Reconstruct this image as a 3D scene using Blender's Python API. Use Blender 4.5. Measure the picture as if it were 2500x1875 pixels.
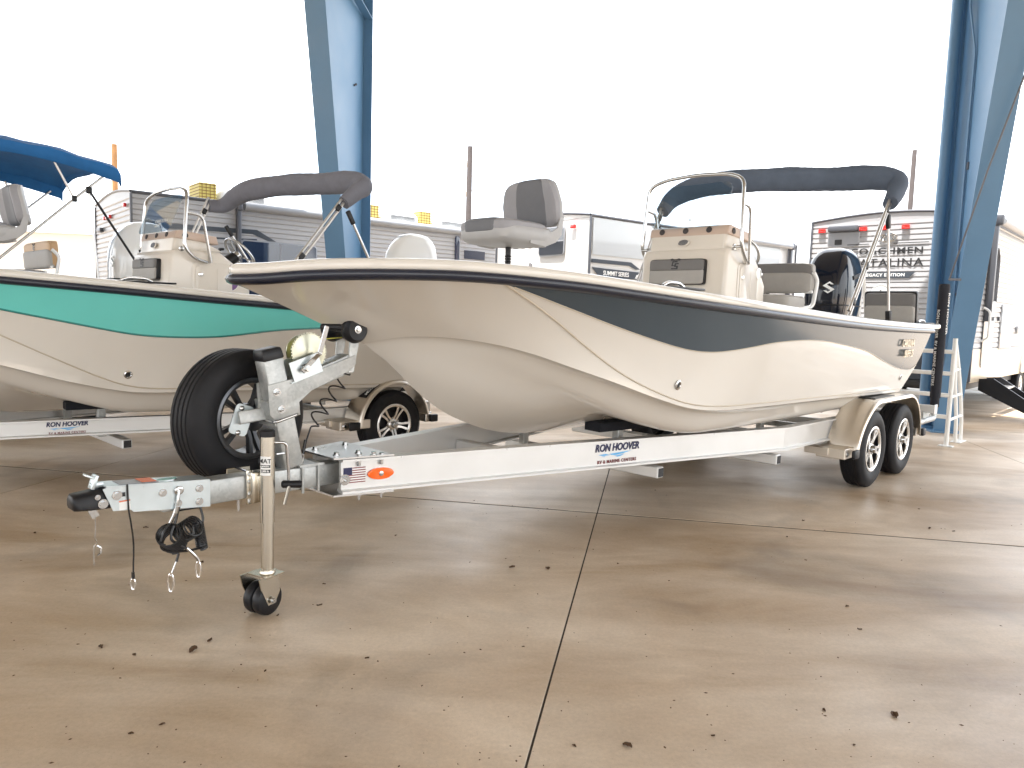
import bpy, bmesh, math, random
import numpy as np

from mathutils import Vector, Matrix
R = math.radians
for o in list(bpy.data.objects): bpy.data.objects.remove(o)
sc = bpy.context.scene
COL = sc.collection

# ------------------------------------------------------------------ camera
PITCH, ROLL, CAMH = 0.09436504, 0.03087947, 1.45
fw = Vector((0, math.cos(PITCH), -math.sin(PITCH))); rt = Vector((1, 0, 0)); up = rt.cross(fw)
cr = rt * math.cos(ROLL) + up * math.sin(ROLL); cu = -rt * math.sin(ROLL) + up * math.cos(ROLL)
cd = bpy.data.cameras.new('camera'); cam = bpy.data.objects.new('camera', cd); COL.objects.link(cam)
cam.matrix_world = Matrix(((cr.x, cu.x, -fw.x, 0), (cr.y, cu.y, -fw.y, 0), (cr.z, cu.z, -fw.z, CAMH), (0, 0, 0, 1)))
cd.sensor_width = 36; cd.lens = 36 * 1806.8 / 2500; cd.clip_start = .05; cd.clip_end = 2000
sc.camera = cam
sc.render.resolution_x = 1024; sc.render.resolution_y = 768

# ------------------------------------------------------------------ light
SUN_EL, SUN_AZ = 74.0, -134.0          # azimuth of the sun, clockwise from +Y
w = bpy.data.worlds.new('World'); sc.world = w; w.use_nodes = True
nt = w.node_tree; bg = nt.nodes['Background']
sky = nt.nodes.new('ShaderNodeTexSky'); sky.sky_type = 'NISHITA'; sky.sun_disc = False
sky.sun_elevation = R(SUN_EL); sky.sun_rotation = R(SUN_AZ); sky.air_density = 1.0; sky.dust_density = 3.0; sky.ozone_density = 1.0
tcw = nt.nodes.new('ShaderNodeTexCoord'); cn = nt.nodes.new('ShaderNodeTexNoise'); cn.inputs['Scale'].default_value = 2.2; cn.inputs['Detail'].default_value = 7; cn.inputs['Roughness'].default_value = .58; cn.inputs['Distortion'].default_value = .3
nt.links.new(tcw.outputs['Generated'], cn.inputs['Vector'])
cmr = nt.nodes.new('ShaderNodeMapRange'); cmr.inputs[1].default_value = .36; cmr.inputs[2].default_value = .56; cmr.inputs[3].default_value = .25; cmr.inputs[4].default_value = .95
nt.links.new(cn.outputs[0], cmr.inputs[0])
cmx = nt.nodes.new('ShaderNodeMix'); cmx.data_type = 'RGBA'; cmx.inputs[7].default_value = (6.8, 6.9, 7.0, 1)      # sunlit cloud
nt.links.new(cmr.outputs[0], cmx.inputs[0]); nt.links.new(sky.outputs[0], cmx.inputs[6])
nt.links.new(cmx.outputs[2], bg.inputs[0]); bg.inputs[1].default_value = 0.13
sl = bpy.data.lights.new('sun', 'SUN'); sl.energy = 3.0; sl.angle = R(.5); sl.color = (1, .97, .93)
so = bpy.data.objects.new('sun', sl); COL.objects.link(so)
tosun = Vector((math.sin(R(SUN_AZ)) * math.cos(R(SUN_EL)), math.cos(R(SUN_AZ)) * math.cos(R(SUN_EL)), math.sin(R(SUN_EL))))
so.rotation_euler = tosun.to_track_quat('Z', 'Y').to_euler(); so.location = (0, 0, 30)
vs = sc.view_settings; vs.view_transform = 'Standard'; vs.look = 'None'; vs.gamma = 1; vs.use_curve_mapping = False
vs.exposure = 2.25

# ------------------------------------------------------------------ materials
def _nodes(name):
    m = bpy.data.materials.new(name); m.use_nodes = True
    return m, m.node_tree, m.node_tree.nodes['Principled BSDF']
def mat(name, col, rough=.5, metal=0.0, coat=0.0, var=0.0, vscale=6.0, bump=0.0, bscale=60.0, rvar=0.0, spec=.5):
    """plain surface with uneven tint / roughness and fine relief"""
    m, t, b = _nodes(name)
    b.inputs['Base Color'].default_value = (*col, 1); b.inputs['Roughness'].default_value = rough
    b.inputs['Metallic'].default_value = metal; b.inputs['Coat Weight'].default_value = coat; b.inputs['Coat Roughness'].default_value = .05
    b.inputs['Specular IOR Level'].default_value = spec
    if var or rvar or bump:
        tc = t.nodes.new('ShaderNodeTexCoord')
    if var or rvar:
        n = t.nodes.new('ShaderNodeTexNoise'); n.inputs['Scale'].default_value = vscale; n.inputs['Detail'].default_value = 6; n.inputs['Roughness'].default_value = .65
        t.links.new(tc.outputs['Object'], n.inputs['Vector'])
    if var:
        r = t.nodes.new('ShaderNodeMapRange'); r.inputs[1].default_value = .25; r.inputs[2].default_value = .75
        r.inputs[3].default_value = 1 - var; r.inputs[4].default_value = 1 + var
        t.links.new(n.outputs[0], r.inputs[0])
        mx = t.nodes.new('ShaderNodeVectorMath'); mx.operation = 'SCALE'; mx.inputs[0].default_value = col
        t.links.new(r.outputs[0], mx.inputs['Scale']); t.links.new(mx.outputs[0], b.inputs['Base Color'])
    if rvar:
        r = t.nodes.new('ShaderNodeMapRange'); r.inputs[1].default_value = .3; r.inputs[2].default_value = .7
        r.inputs[3].default_value = max(.02, rough - rvar); r.inputs[4].default_value = rough + rvar
        t.links.new(n.outputs[0], r.inputs[0]); t.links.new(r.outputs[0], b.inputs['Roughness'])
    if bump:
        n2 = t.nodes.new('ShaderNodeTexNoise'); n2.inputs['Scale'].default_value = bscale; n2.inputs['Detail'].default_value = 3
        t.links.new(tc.outputs['Object'], n2.inputs['Vector'])
        bp = t.nodes.new('ShaderNodeBump'); bp.inputs['Strength'].default_value = bump; bp.inputs['Distance'].default_value = .01
        t.links.new(n2.outputs[0], bp.inputs['Height']); t.links.new(bp.outputs[0], b.inputs['Normal'])
    return m
def concrete():
    m, t, b = _nodes('concrete')
    N = t.nodes.new; L = t.links.new
    geo = N('ShaderNodeNewGeometry')
    oi = N('ShaderNodeObjectInfo')
    def noise(scale, detail, rough=.6, dist=0.0, vec=None):
        n = N('ShaderNodeTexNoise'); n.inputs['Scale'].default_value = scale; n.inputs['Detail'].default_value = detail
        n.inputs['Roughness'].default_value = rough; n.inputs['Distortion'].default_value = dist
        L(vec or geo.outputs['Position'], n.inputs['Vector']); return n.outputs[0]
    def rng(src, a, b_, c, d):
        r = N('ShaderNodeMapRange'); r.inputs[1].default_value = a; r.inputs[2].default_value = b_; r.inputs[3].default_value = c; r.inputs[4].default_value = d
        L(src, r.inputs[0]); return r.outputs[0]
    def mul(a, b_):
        x = N('ShaderNodeMath'); x.operation = 'MULTIPLY'; L(a, x.inputs[0]); L(b_, x.inputs[1]); return x.outputs[0]
    mp = N('ShaderNodeMapping'); mp.inputs['Rotation'].default_value = (0, 0, R(25)); mp.inputs['Scale'].default_value = (1, 2.6, 1)
    L(geo.outputs['Position'], mp.inputs['Vector'])
    cr_ = N('ShaderNodeValToRGB')
    cr_.color_ramp.elements[0].position = .36; cr_.color_ramp.elements[0].color = (.39, .275, .168, 1)
    cr_.color_ramp.elements[1].position = .64; cr_.color_ramp.elements[1].color = (.66, .56, .45, 1)
    L(noise(.45, 5, .6, .4, mp.outputs[0]), cr_.inputs[0])
    stain = rng(noise(.75, 4, .55, .8), .54, .70, 1, .66)
    blot = rng(noise(2.3, 6, .7, .3), .3, .72, 1.08, .90)
    fine = rng(noise(55, 4, .7), .25, .75, .88, 1.1)
    grit = rng(noise(240, 2, .6), .62, .70, 1, .72)
    k = mul(mul(stain, blot), mul(fine, grit))
    sl_ = rng(oi.outputs['Random'], 0, 1, .92, 1.06)
    k = mul(k, sl_)
    sc_ = N('ShaderNodeVectorMath'); sc_.operation = 'SCALE'; L(cr_.outputs[0], sc_.inputs[0]); L(k, sc_.inputs['Scale'])
    L(sc_.outputs[0], b.inputs['Base Color'])
    L(rng(noise(1.4, 5, .6, .5), .3, .7, .30, .50), b.inputs['Roughness'])
    bp = N('ShaderNodeBump'); bp.inputs['Strength'].default_value = .12; bp.inputs['Distance'].default_value = .004
    L(noise(30, 6, .7), bp.inputs['Height']); L(bp.outputs[0], b.inputs['Normal'])
    b.inputs['Specular IOR Level'].default_value = .5
    return m
def galv(name, c0, c1, rough):
    m, t, b = _nodes(name)
    tc = t.nodes.new('ShaderNodeTexCoord')
    v = t.nodes.new('ShaderNodeTexVoronoi'); v.inputs['Scale'].default_value = 70
    n = t.nodes.new('ShaderNodeTexNoise'); n.inputs['Scale'].default_value = 9; n.inputs['Detail'].default_value = 6
    t.links.new(tc.outputs['Object'], v.inputs['Vector']); t.links.new(tc.outputs['Object'], n.inputs['Vector'])
    mx = t.nodes.new('ShaderNodeMix'); mx.data_type = 'FLOAT'; mx.inputs[0].default_value = .82
    t.links.new(v.outputs['Color'], mx.inputs[2]); t.links.new(n.outputs[0], mx.inputs[3])
    cr_ = t.nodes.new('ShaderNodeValToRGB'); cr_.color_ramp.elements[0].position = .3; cr_.color_ramp.elements[1].position = .75
    cr_.color_ramp.elements[0].color = (*c0, 1); cr_.color_ramp.elements[1].color = (*c1, 1)
    t.links.new(mx.outputs[0], cr_.inputs[0]); t.links.new(cr_.outputs[0], b.inputs['Base Color'])
    b.inputs['Metallic'].default_value = .75; b.inputs['Roughness'].default_value = rough
    return m
def glass(name, tint=(.85, .9, .92), gl=.12, ior=1.45):
    m = bpy.data.materials.new(name); m.use_nodes = True; t = m.node_tree
    for n in list(t.nodes):
        if n.type == 'BSDF_PRINCIPLED': t.nodes.remove(n)
    out = [n for n in t.nodes if n.type == 'OUTPUT_MATERIAL'][0]
    tr = t.nodes.new('ShaderNodeBsdfTransparent'); tr.inputs[0].default_value = (*tint, 1)
    g = t.nodes.new('ShaderNodeBsdfGlossy'); g.inputs['Roughness'].default_value = .02
    f0 = t.nodes.new('ShaderNodeLayerWeight'); f = t.nodes.new('ShaderNodeMath'); f.operation = 'POWER'; f.inputs[1].default_value = 4
    t.links.new(f0.outputs['Facing'], f.inputs[0]); f2 = t.nodes.new('ShaderNodeMath'); f2.operation = 'MULTIPLY_ADD'; f2.inputs[1].default_value = .6; f2.inputs[2].default_value = gl * .3
    t.links.new(f.outputs[0], f2.inputs[0]); a = f2
    mx = t.nodes.new('ShaderNodeMixShader')
    t.links.new(a.outputs[0], mx.inputs[0]); t.links.new(tr.outputs[0], mx.inputs[1]); t.links.new(g.outputs[0], mx.inputs[2])
    t.links.new(mx.outputs[0], out.inputs[0])
    return m
M = {}
M['concrete'] = concrete()
M['joint'] = mat('joint', (.045, .036, .028), .9, var=.4, vscale=12)
M['gel'] = mat('gelcoat_cream', (.68, .645, .59), .05, coat=.2, var=.012, vscale=2)
M['gelin'] = mat('gelcoat_inner', (.70, .65, .58), .28, coat=.2, var=.02, vscale=3)
M['stripe_grey'] = mat('gelcoat_grey', (.068, .085, .10), .16, var=.04, vscale=2, spec=.16)
M['stripe_teal'] = mat('gelcoat_teal', (.16, .64, .585), .16, coat=.1, var=.03, vscale=2)
M['stripe_blue'] = mat('gelcoat_blue', (.05, .16, .4), .12, coat=.6)
M['teal_line'] = mat('pinstripe_teal', (.02, .2, .18), .2)
M['crease'] = mat('crease', (.50, .43, .33), .4)
M['navy'] = mat('rub_rail_navy', (.010, .013, .028), .28, coat=.2, var=.1, vscale=8)
M['navy_insert'] = mat('rub_insert', (.03, .035, .05), .3)
M['black'] = mat('black_plastic', (.008, .008, .010), .42, spec=.35, var=.15, vscale=20, bump=.05, bscale=200)
M['blackgloss'] = mat('black_gloss', (.006, .008, .016), .10, coat=.25, spec=.35)
M['whitegloss'] = mat('white_gloss', (.75, .76, .76), .12, coat=.6)
M['rubber'] = mat('rubber', (.009, .009, .011), .6, spec=.3, var=.25, vscale=14, bump=.08, bscale=120)
M['alum'] = mat('aluminium', (.58, .57, .56), .34, 1.0, var=.06, vscale=5, rvar=.1, bump=.02, bscale=80)
M['alumbeam'] = mat('aluminium_beam', (.70, .70, .69), .40, .6, var=.04, vscale=3, rvar=.08)
M['fender'] = mat('fender_aluminium', (.66, .60, .52), .36, 1.0, var=.05, vscale=4, rvar=.06)
M['steel'] = mat('stainless', (.52, .52, .515), .16, 1.0, var=.04, vscale=10)
M['zinc'] = mat('zinc_plate', (.58, .64, .66), .35, .7, var=.06, vscale=9, rvar=.08)
M['galv'] = galv('galvanised', (.36, .375, .37), (.60, .61, .60), .5)
M['nickel'] = mat('jack_plating', (.60, .56, .48), .24, 1.0, var=.03, vscale=8)
M['rimshade'] = mat('rim_shaded', (.10, .105, .115), .32, .9, var=.1, vscale=10)  # spare's rim and hub: the shade on them is put into this darker colour
M['rimblack'] = mat('rim_black', (.012, .012, .014), .3)
M['rimface'] = mat('rim_machined', (.80, .79, .77), .22, 1.0)
M['bunk'] = mat('bunk_carpet', (.010, .011, .016), .95, bump=.5, bscale=300)
M['cush_dark'] = mat('cushion_dark', (.165, .16, .158), .55, var=.06, vscale=12, bump=.06, bscale=160)
M['cush_light'] = mat('cushion_light', (.37, .355, .335), .55, var=.05, vscale=12, bump=.06, bscale=160)
M['cush_tan'] = mat('cushion_tan', (.52, .33, .17), .5, var=.06, vscale=9)
M['seat_dark'] = mat('seat_charcoal', (.135, .14, .155), .6, var=.06, vscale=10, bump=.05, bscale=220)
M['seat_light'] = mat('seat_grey', (.28, .28, .30), .6, var=.05, vscale=10, bump=.05, bscale=220)
M['seat_shell'] = mat('seat_shell', (.38, .38, .385), .45, var=.04, vscale=10)
M['canvas_grey'] = mat('canvas_grey', (.15, .155, .185), .85, var=.14, vscale=7, bump=.25, bscale=30)
M['canvas_slate'] = mat('canvas_slate', (.085, .11, .155), .85, var=.14, vscale=7, bump=.25, bscale=30)
M['canvas_blue'] = mat('canvas_blue', (.012, .12, .34), .85, var=.12, vscale=6, bump=.2, bscale=25)
M['dash'] = mat('dash_tan', (.56, .43, .35), .4, var=.03, vscale=8)
M['logo'] = mat('logo_black', (.015, .016, .02), .4)
M['chrome'] = mat('chrome', (.9, .9, .9), .07, 1.0)
M['emblem'] = mat('emblem_gold', (.78, .70, .56), .25, .3)
M['badge'] = mat('badge_silver', (.75, .75, .73), .3, .5)
M['shield'] = glass('acrylic_windshield', (.78, .83, .86), .3)
M['blue'] = mat('column_blue', (.092, .20, .335), .40, var=.06, vscale=2.2, rvar=.08)
M['roofwhite'] = mat('roof_liner', (.55, .54, .50), .8)
M['roofmetal'] = mat('roof_sheet', (.45, .46, .46), .5, .3)
M['strap'] = mat('winch_strap', (.68, .68, .12), .7, var=.1, vscale=30)
M['winchgreen'] = mat('winch_passivated', (.50, .50, .40), .32, .85, var=.1, vscale=14)
M['amber'] = mat('amber_lens', (.95, .14, .01), .15, coat=.6)
M['redlens'] = mat('red_lens', (.75, .02, .015), .2, coat=.5)
M['white'] = mat('white_paint', (.80, .80, .78), .35, var=.04, vscale=6)
M['offwhite'] = mat('decal_white', (.80, .80, .78), .5)
M['ink'] = mat('ink_navy', (.018, .02, .075), .5)
M['inkred'] = mat('ink_maroon', (.16, .02, .02), .5)
M['inkblue'] = mat('ink_blue', (.12, .42, .75), .5)
M['inkblack'] = mat('ink_black', (.02, .02, .022), .5)
M['inkpurple'] = mat('ink_purple', (.14, .06, .2), .5)
M['flagred'] = mat('flag_red', (.22, .05, .06), .6)
M['orange'] = mat('label_orange', (.7, .2, .1), .6)
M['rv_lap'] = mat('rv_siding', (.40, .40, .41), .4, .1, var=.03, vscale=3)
M['rv_smooth'] = mat('rv_fibreglass', (.66, .655, .64), .25, coat=.3, var=.015, vscale=2)
M['rv_grey'] = mat('rv_panel_grey', (.50, .53, .55), .15, coat=.5)
M['rv_dark'] = mat('rv_graphic_dark', (.045, .055, .07), .3)
M['rv_navy'] = mat('rv_glass_navy', (.012, .02, .05), .06, coat=1)
M['rv_trim'] = mat('rv_trim', (.10, .105, .12), .4, .3)
M['rv_awn'] = mat('rv_awning', (.30, .31, .33), .5, .2)
M['rv_roof'] = mat('rv_roof', (.75, .75, .73), .6)
M['rv_tan'] = mat('rv_skirt_tan', (.55, .45, .33), .35, .2)
M['rv_window'] = mat('rv_window', (.035, .04, .05), .05, coat=1)
M['rv_shiny'] = mat('rv_door_glass', (.06, .06, .065), .04, coat=1)
M['rv_under'] = mat('rv_chassis', (.02, .02, .022), .6)
M['acyellow'] = mat('ac_pack_yellow', (.62, .52, .14), .6, var=.08, vscale=8)
M['acwhite'] = mat('ac_white', (.75, .76, .76), .45)
M['acgrille'] = mat('ac_grille', (.12, .13, .14), .6)
M['wood'] = mat('pole_wood', (.20, .10, .035), .8, var=.2, vscale=4)
M['poledark'] = mat('pole_dark', (.05, .042, .042), .7, var=.15, vscale=4)
M['lampgrey'] = mat('lamp_grey', (.45, .40, .34), .5)
M['wallcream'] = mat('wall_cream', (.40, .37, .33), .7, var=.04, vscale=1)
M['fence'] = mat('fence_steel', (.55, .50, .45), .6)
M['leaf'] = mat('dry_leaf', (.085, .045, .022), .8, var=.35, vscale=40)
M['cable'] = mat('cable_black', (.01, .01, .011), .35)
M['foam'] = mat('pole_sleeve', (.012, .013, .02), .8, bump=.1, bscale=150)
M['stepblue'] = mat('sticker_blue', (.25, .5, .7), .4)

# ------------------------------------------------------------------ mesh helper
def basis(axis):
    a = Vector(axis).normalized(); u = a.orthogonal().normalized(); return a, u, a.cross(u)
SPLIT = {'strut_joint', 'fender_bracket', 'arm_bolt', 'coupler_bolt', 'conduit_clip', 'dash_vent', 'bunk_post', 'side_lamp', 'light_plate', 'foot_plate', 'rail_bolt', 'plate_bolt', 'pole_joint',
         'bracket_bolt', 'lug_nut', 'tread', 'window', 'tube_opening', 'tongue_clamp', 'bolt', 'peg', 'lamp_head', 'air_intake', 'fence_rail', 'label_band', 'corner_trim', 'brace', 'side_rail', 'cable_bracket', 'rub_stub', 'flag_stripe', 'eave_gutter', 'bimini_strut'}
def split_build(bm, name, m, parent, smooth, ang):
    """one object for each separate piece (pieces that touch stay together)"""
    bm.verts.index_update(); bm.verts.ensure_lookup_table(); bm.faces.ensure_lookup_table()
    seen = {}; isl = []
    for f in bm.faces:
        if f.index in seen: continue
        st = [f]; seen[f.index] = len(isl); cur = []
        while st:
            q = st.pop(); cur.append(q)
            for e in q.edges:
                for f2 in e.link_faces:
                    if f2.index not in seen: seen[f2.index] = len(isl); st.append(f2)
        isl.append(cur)
    bb = []
    for fs in isl:
        co = np.array([v.co[:] for f in fs for v in f.verts]); bb.append((co.min(0) - .0015, co.max(0) + .0015))
    par = list(range(len(isl)))
    def find(i):
        while par[i] != i: i = par[i]
        return i
    for i in range(len(isl)):
        for j in range(i):
            if (bb[i][0] <= bb[j][1]).all() and (bb[j][0] <= bb[i][1]).all(): par[find(i)] = find(j)
    groups = {}
    for i in range(len(isl)): groups.setdefault(find(i), []).extend(isl[i])
    first = None
    for fs in groups.values():
        ids = {}; vs2 = []; fc = []
        for f in fs:
            r_ = []
            for v in f.verts:
                if v.index not in ids: ids[v.index] = len(vs2); vs2.append(v.co[:])
                r_.append(ids[v.index])
            fc.append(r_)
        me = bpy.data.meshes.new(name); me.from_pydata(vs2, [], fc); me.update()
        if smooth: me.shade_smooth(); me.set_sharp_from_angle(angle=R(ang))
        me.materials.append(M[m]); o = bpy.data.objects.new(name, me); COL.objects.link(o)
        if parent: o.parent = parent
        first = first or o
    bm.free(); return first
class G:
    def __init__(s): s.bm = bmesh.new()
    def box(s, c, d, rot=None, bev=0.0, seg=2, taper=None):
        r = bmesh.ops.create_cube(s.bm, size=1.0); vs_ = r['verts']
        for v in vs_:
            v.co = Vector((v.co.x * d[0], v.co.y * d[1], v.co.z * d[2]))
            if taper and v.co.z > 0: v.co.x *= taper[0]; v.co.y *= taper[1]
        if bev:
            es = list({e for v in vs_ for e in v.link_edges})
            rr = bmesh.ops.bevel(s.bm, geom=es, offset=bev, segments=seg, profile=.5, affect='EDGES')
            vs_ = list({v for f in rr['faces'] for v in f.verts} | {v for v in vs_ if v.is_valid})
        m = Matrix.Translation(c) @ (rot.to_4x4() if rot is not None else Matrix())
        for v in vs_: v.co = m @ v.co
        return s
    def ring(s, pts): return [s.bm.verts.new(p) for p in pts]
    def bridge(s, a, b, closed=True):
        n = len(a)
        for i in range(n if closed else n - 1):
            j = (i + 1) % n
            try: s.bm.faces.new((a[i], a[j], b[j], b[i]))
            except ValueError: pass
    def face(s, vs_):
        try: return s.bm.faces.new(vs_)
        except ValueError: return None
    def tube(s, pts, r, seg=8, closed=False, cap=True, flat=1.0):
        P = [Vector(p) for p in pts]; n = len(P); rings = []
        rr = r if isinstance(r, (list, tuple)) else [r] * n
        prev = None
        for i in range(n):
            if closed: t = (P[(i + 1) % n] - P[i - 1])
            else: t = P[min(i + 1, n - 1)] - P[max(i - 1, 0)]
            t.normalize()
            if prev is None: u = t.orthogonal().normalized()
            else:
                u = prev - t * prev.dot(t)
                u = u.normalized() if u.length > 1e-6 else t.orthogonal().normalized()
            prev = u; v = t.cross(u)
            rings.append(s.ring([P[i] + (u * math.cos(k * 2 * math.pi / seg) + v * math.sin(k * 2 * math.pi / seg) * flat) * rr[i] for k in range(seg)]))
        for i in range(n - 1): s.bridge(rings[i], rings[i + 1])
        if closed: s.bridge(rings[-1], rings[0])
        elif cap: s.face(rings[0][::-1]); s.face(rings[-1])
        return s
    def cyl(s, a, b, r, r2=None, seg=16): return s.tube([a, b], [r, r if r2 is None else r2], seg)
    def lathe(s, prof, o, axis, seg=32, close=False):
        a, u, v = basis(axis); o = Vector(o); rings = []
        for (r, h) in prof:
            rings.append(s.ring([o + a * h + (u * math.cos(k * 2 * math.pi / seg) + v * math.sin(k * 2 * math.pi / seg)) * max(r, 1e-4) for k in range(seg)]))
        for i in range(len(rings) - 1): s.bridge(rings[i], rings[i + 1])
        if close: s.bridge(rings[-1], rings[0])
        else: s.face(rings[0][::-1]); s.face(rings[-1])
        return s
    def prism(s, poly, mtx, depth, bev=0.0):
        """poly in the x-y plane of mtx, extruded from z=0 to z=depth"""
        a = s.ring([mtx @ Vector((x, y, 0)) for x, y in poly]); b = s.ring([mtx @ Vector((x, y, depth)) for x, y in poly])
        fs = [s.face(a[::-1]), s.face(b)]; s.bridge(a, b)
        if bev:
            es = list({e for f in fs if f for e in f.edges})
            bmesh.ops.bevel(s.bm, geom=es, offset=bev, segments=2, profile=.5, affect='EDGES')
        return s
    def sweep(s, path, sect, closed=False, capends=True, openSect=False):
        """section (lateral, z) along a plan path of (x,y,z); lateral is to the left of travel"""
        P = [Vector(p) for p in path]; n = len(P); rings = []
        for i in range(n):
            d0 = (P[i] - P[i - 1]) if (i > 0 or closed) else (P[1] - P[0]); d1 = (P[(i + 1) % n] - P[i]) if (i < n - 1 or closed) else (P[-1] - P[-2])
            d0.z = d1.z = 0; d0.normalize(); d1.normalize()
            l0 = Vector((-d0.y, d0.x, 0)); l1 = Vector((-d1.y, d1.x, 0)); l = (l0 + l1)
            l = l.normalized(); k = 1 / max(.4, l.dot(l0)); l = l * k
            rings.append(s.ring([P[i] + l * a + Vector((0, 0, b)) for a, b in sect]))
        for i in range(n - 1): s.bridge(rings[i], rings[i + 1], not openSect)
        if closed: s.bridge(rings[-1], rings[0], not openSect)
        elif capends and not openSect: s.face(rings[0][::-1]); s.face(rings[-1])
        return s
    def loft(s, rows, closed=False):
        rg = [s.ring(r) for r in rows]
        for i in range(len(rg) - 1): s.bridge(rg[i], rg[i + 1], closed)
        return rg
    def build(s, name, m, parent=None, smooth=True, weld=1e-5, ang=38):
        bm = s.bm
        if weld: bmesh.ops.remove_doubles(bm, verts=bm.verts, dist=weld)
        bmesh.ops.dissolve_degenerate(bm, edges=bm.edges, dist=1e-6)
        bmesh.ops.recalc_face_normals(bm, faces=bm.faces)
        if name in SPLIT: return split_build(bm, name, m, parent, smooth, ang)
        me = bpy.data.meshes.new(name); bm.to_mesh(me); bm.free()
        if smooth:
            me.shade_smooth(); me.set_sharp_from_angle(angle=R(ang))
        me.materials.append(M[m])
        o = bpy.data.objects.new(name, me); COL.objects.link(o)
        if parent: o.parent = parent
        return o
def thing(name, label, cat, loc=(0, 0, 0), rz=0.0, group=None):
    o = bpy.data.objects.new(name, None); COL.objects.link(o); o.location = loc; o.rotation_euler = (0, 0, rz); o.empty_display_size = .2
    o['label'] = label; o['category'] = cat
    if group: o['group'] = group
    return o
def tag(o, label, cat, group=None):
    o['label'] = label; o['category'] = cat
    if group: o['group'] = group
    return o
def copy_tree(o, parent=None):
    c = o.copy(); COL.objects.link(c); c.parent = parent
    for ch in o.children: copy_tree(ch, c)
    return c
def rrect(w_, h_, r, n=5):
    pts = []
    for cx, cy, a0 in ((w_/2 - r, h_/2 - r, 0), (-w_/2 + r, h_/2 - r, 90), (-w_/2 + r, -h_/2 + r, 180), (w_/2 - r, -h_/2 + r, 270)):
        for i in range(n + 1):
            a = R(a0 + 90 * i / n); pts.append((cx + r * math.cos(a), cy + r * math.sin(a)))
    return pts
def frame(o, x, y):
    x = Vector(x).normalized(); z = x.cross(Vector(y)).normalized(); y = z.cross(x)
    return Matrix(((x.x, y.x, z.x, o[0]), (x.y, y.y, z.y, o[1]), (x.z, y.z, z.z, o[2]), (0, 0, 0, 1)))
def smooth_path(pts, n=8):
    f = curve(pts); m_ = (len(pts) - 1) * n
    return [tuple(f(i / m_)) for i in range(m_ + 1)]
def round_path(pts, r=.05, n=5):
    """polyline with filleted corners"""
    P = [Vector(p) for p in pts]; out = [P[0]]
    for i in range(1, len(P) - 1):
        a = (P[i - 1] - P[i]); b = (P[i + 1] - P[i]); k = min(r, a.length * .45, b.length * .45)
        p0 = P[i] + a.normalized() * k; p2 = P[i] + b.normalized() * k
        for j in range(n + 1):
            t = j / n; out.append(p0 * (1 - t) ** 2 + P[i] * 2 * t * (1 - t) + p2 * t * t)
    out.append(P[-1]); return out
def lettering(txt, size, m, parent, mtx, align='CENTER', bold=0.0, shear=0.0, sx=1.0, space=1.0, depth=.001, name='lettering'):
    cu_ = bpy.data.curves.new('txt', 'FONT'); cu_.body = txt; cu_.size = size; cu_.align_x = align; cu_.align_y = 'CENTER'
    cu_.offset = bold; cu_.shear = shear; cu_.space_character = space; cu_.extrude = depth; cu_.resolution_u = 3
    o = bpy.data.objects.new('txt', cu_); COL.objects.link(o)
    me = bpy.data.meshes.new_from_object(o); bpy.data.objects.remove(o)
    me.transform(mtx @ Matrix.Diagonal((sx, 1, 1, 1)))
    me.materials.clear(); me.materials.append(M[m]); me.name = name
    ob = bpy.data.objects.new(name, me); COL.objects.link(ob); ob.parent = parent
    return ob
def decal(poly, m, parent, mtx, name='decal', depth=.0015):
    g = G(); g.prism(poly, mtx, depth); return g.build(name, m, parent, smooth=False)
# ---- HULL MATHS (local metres: x forward, y to port, z up) ----

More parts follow.
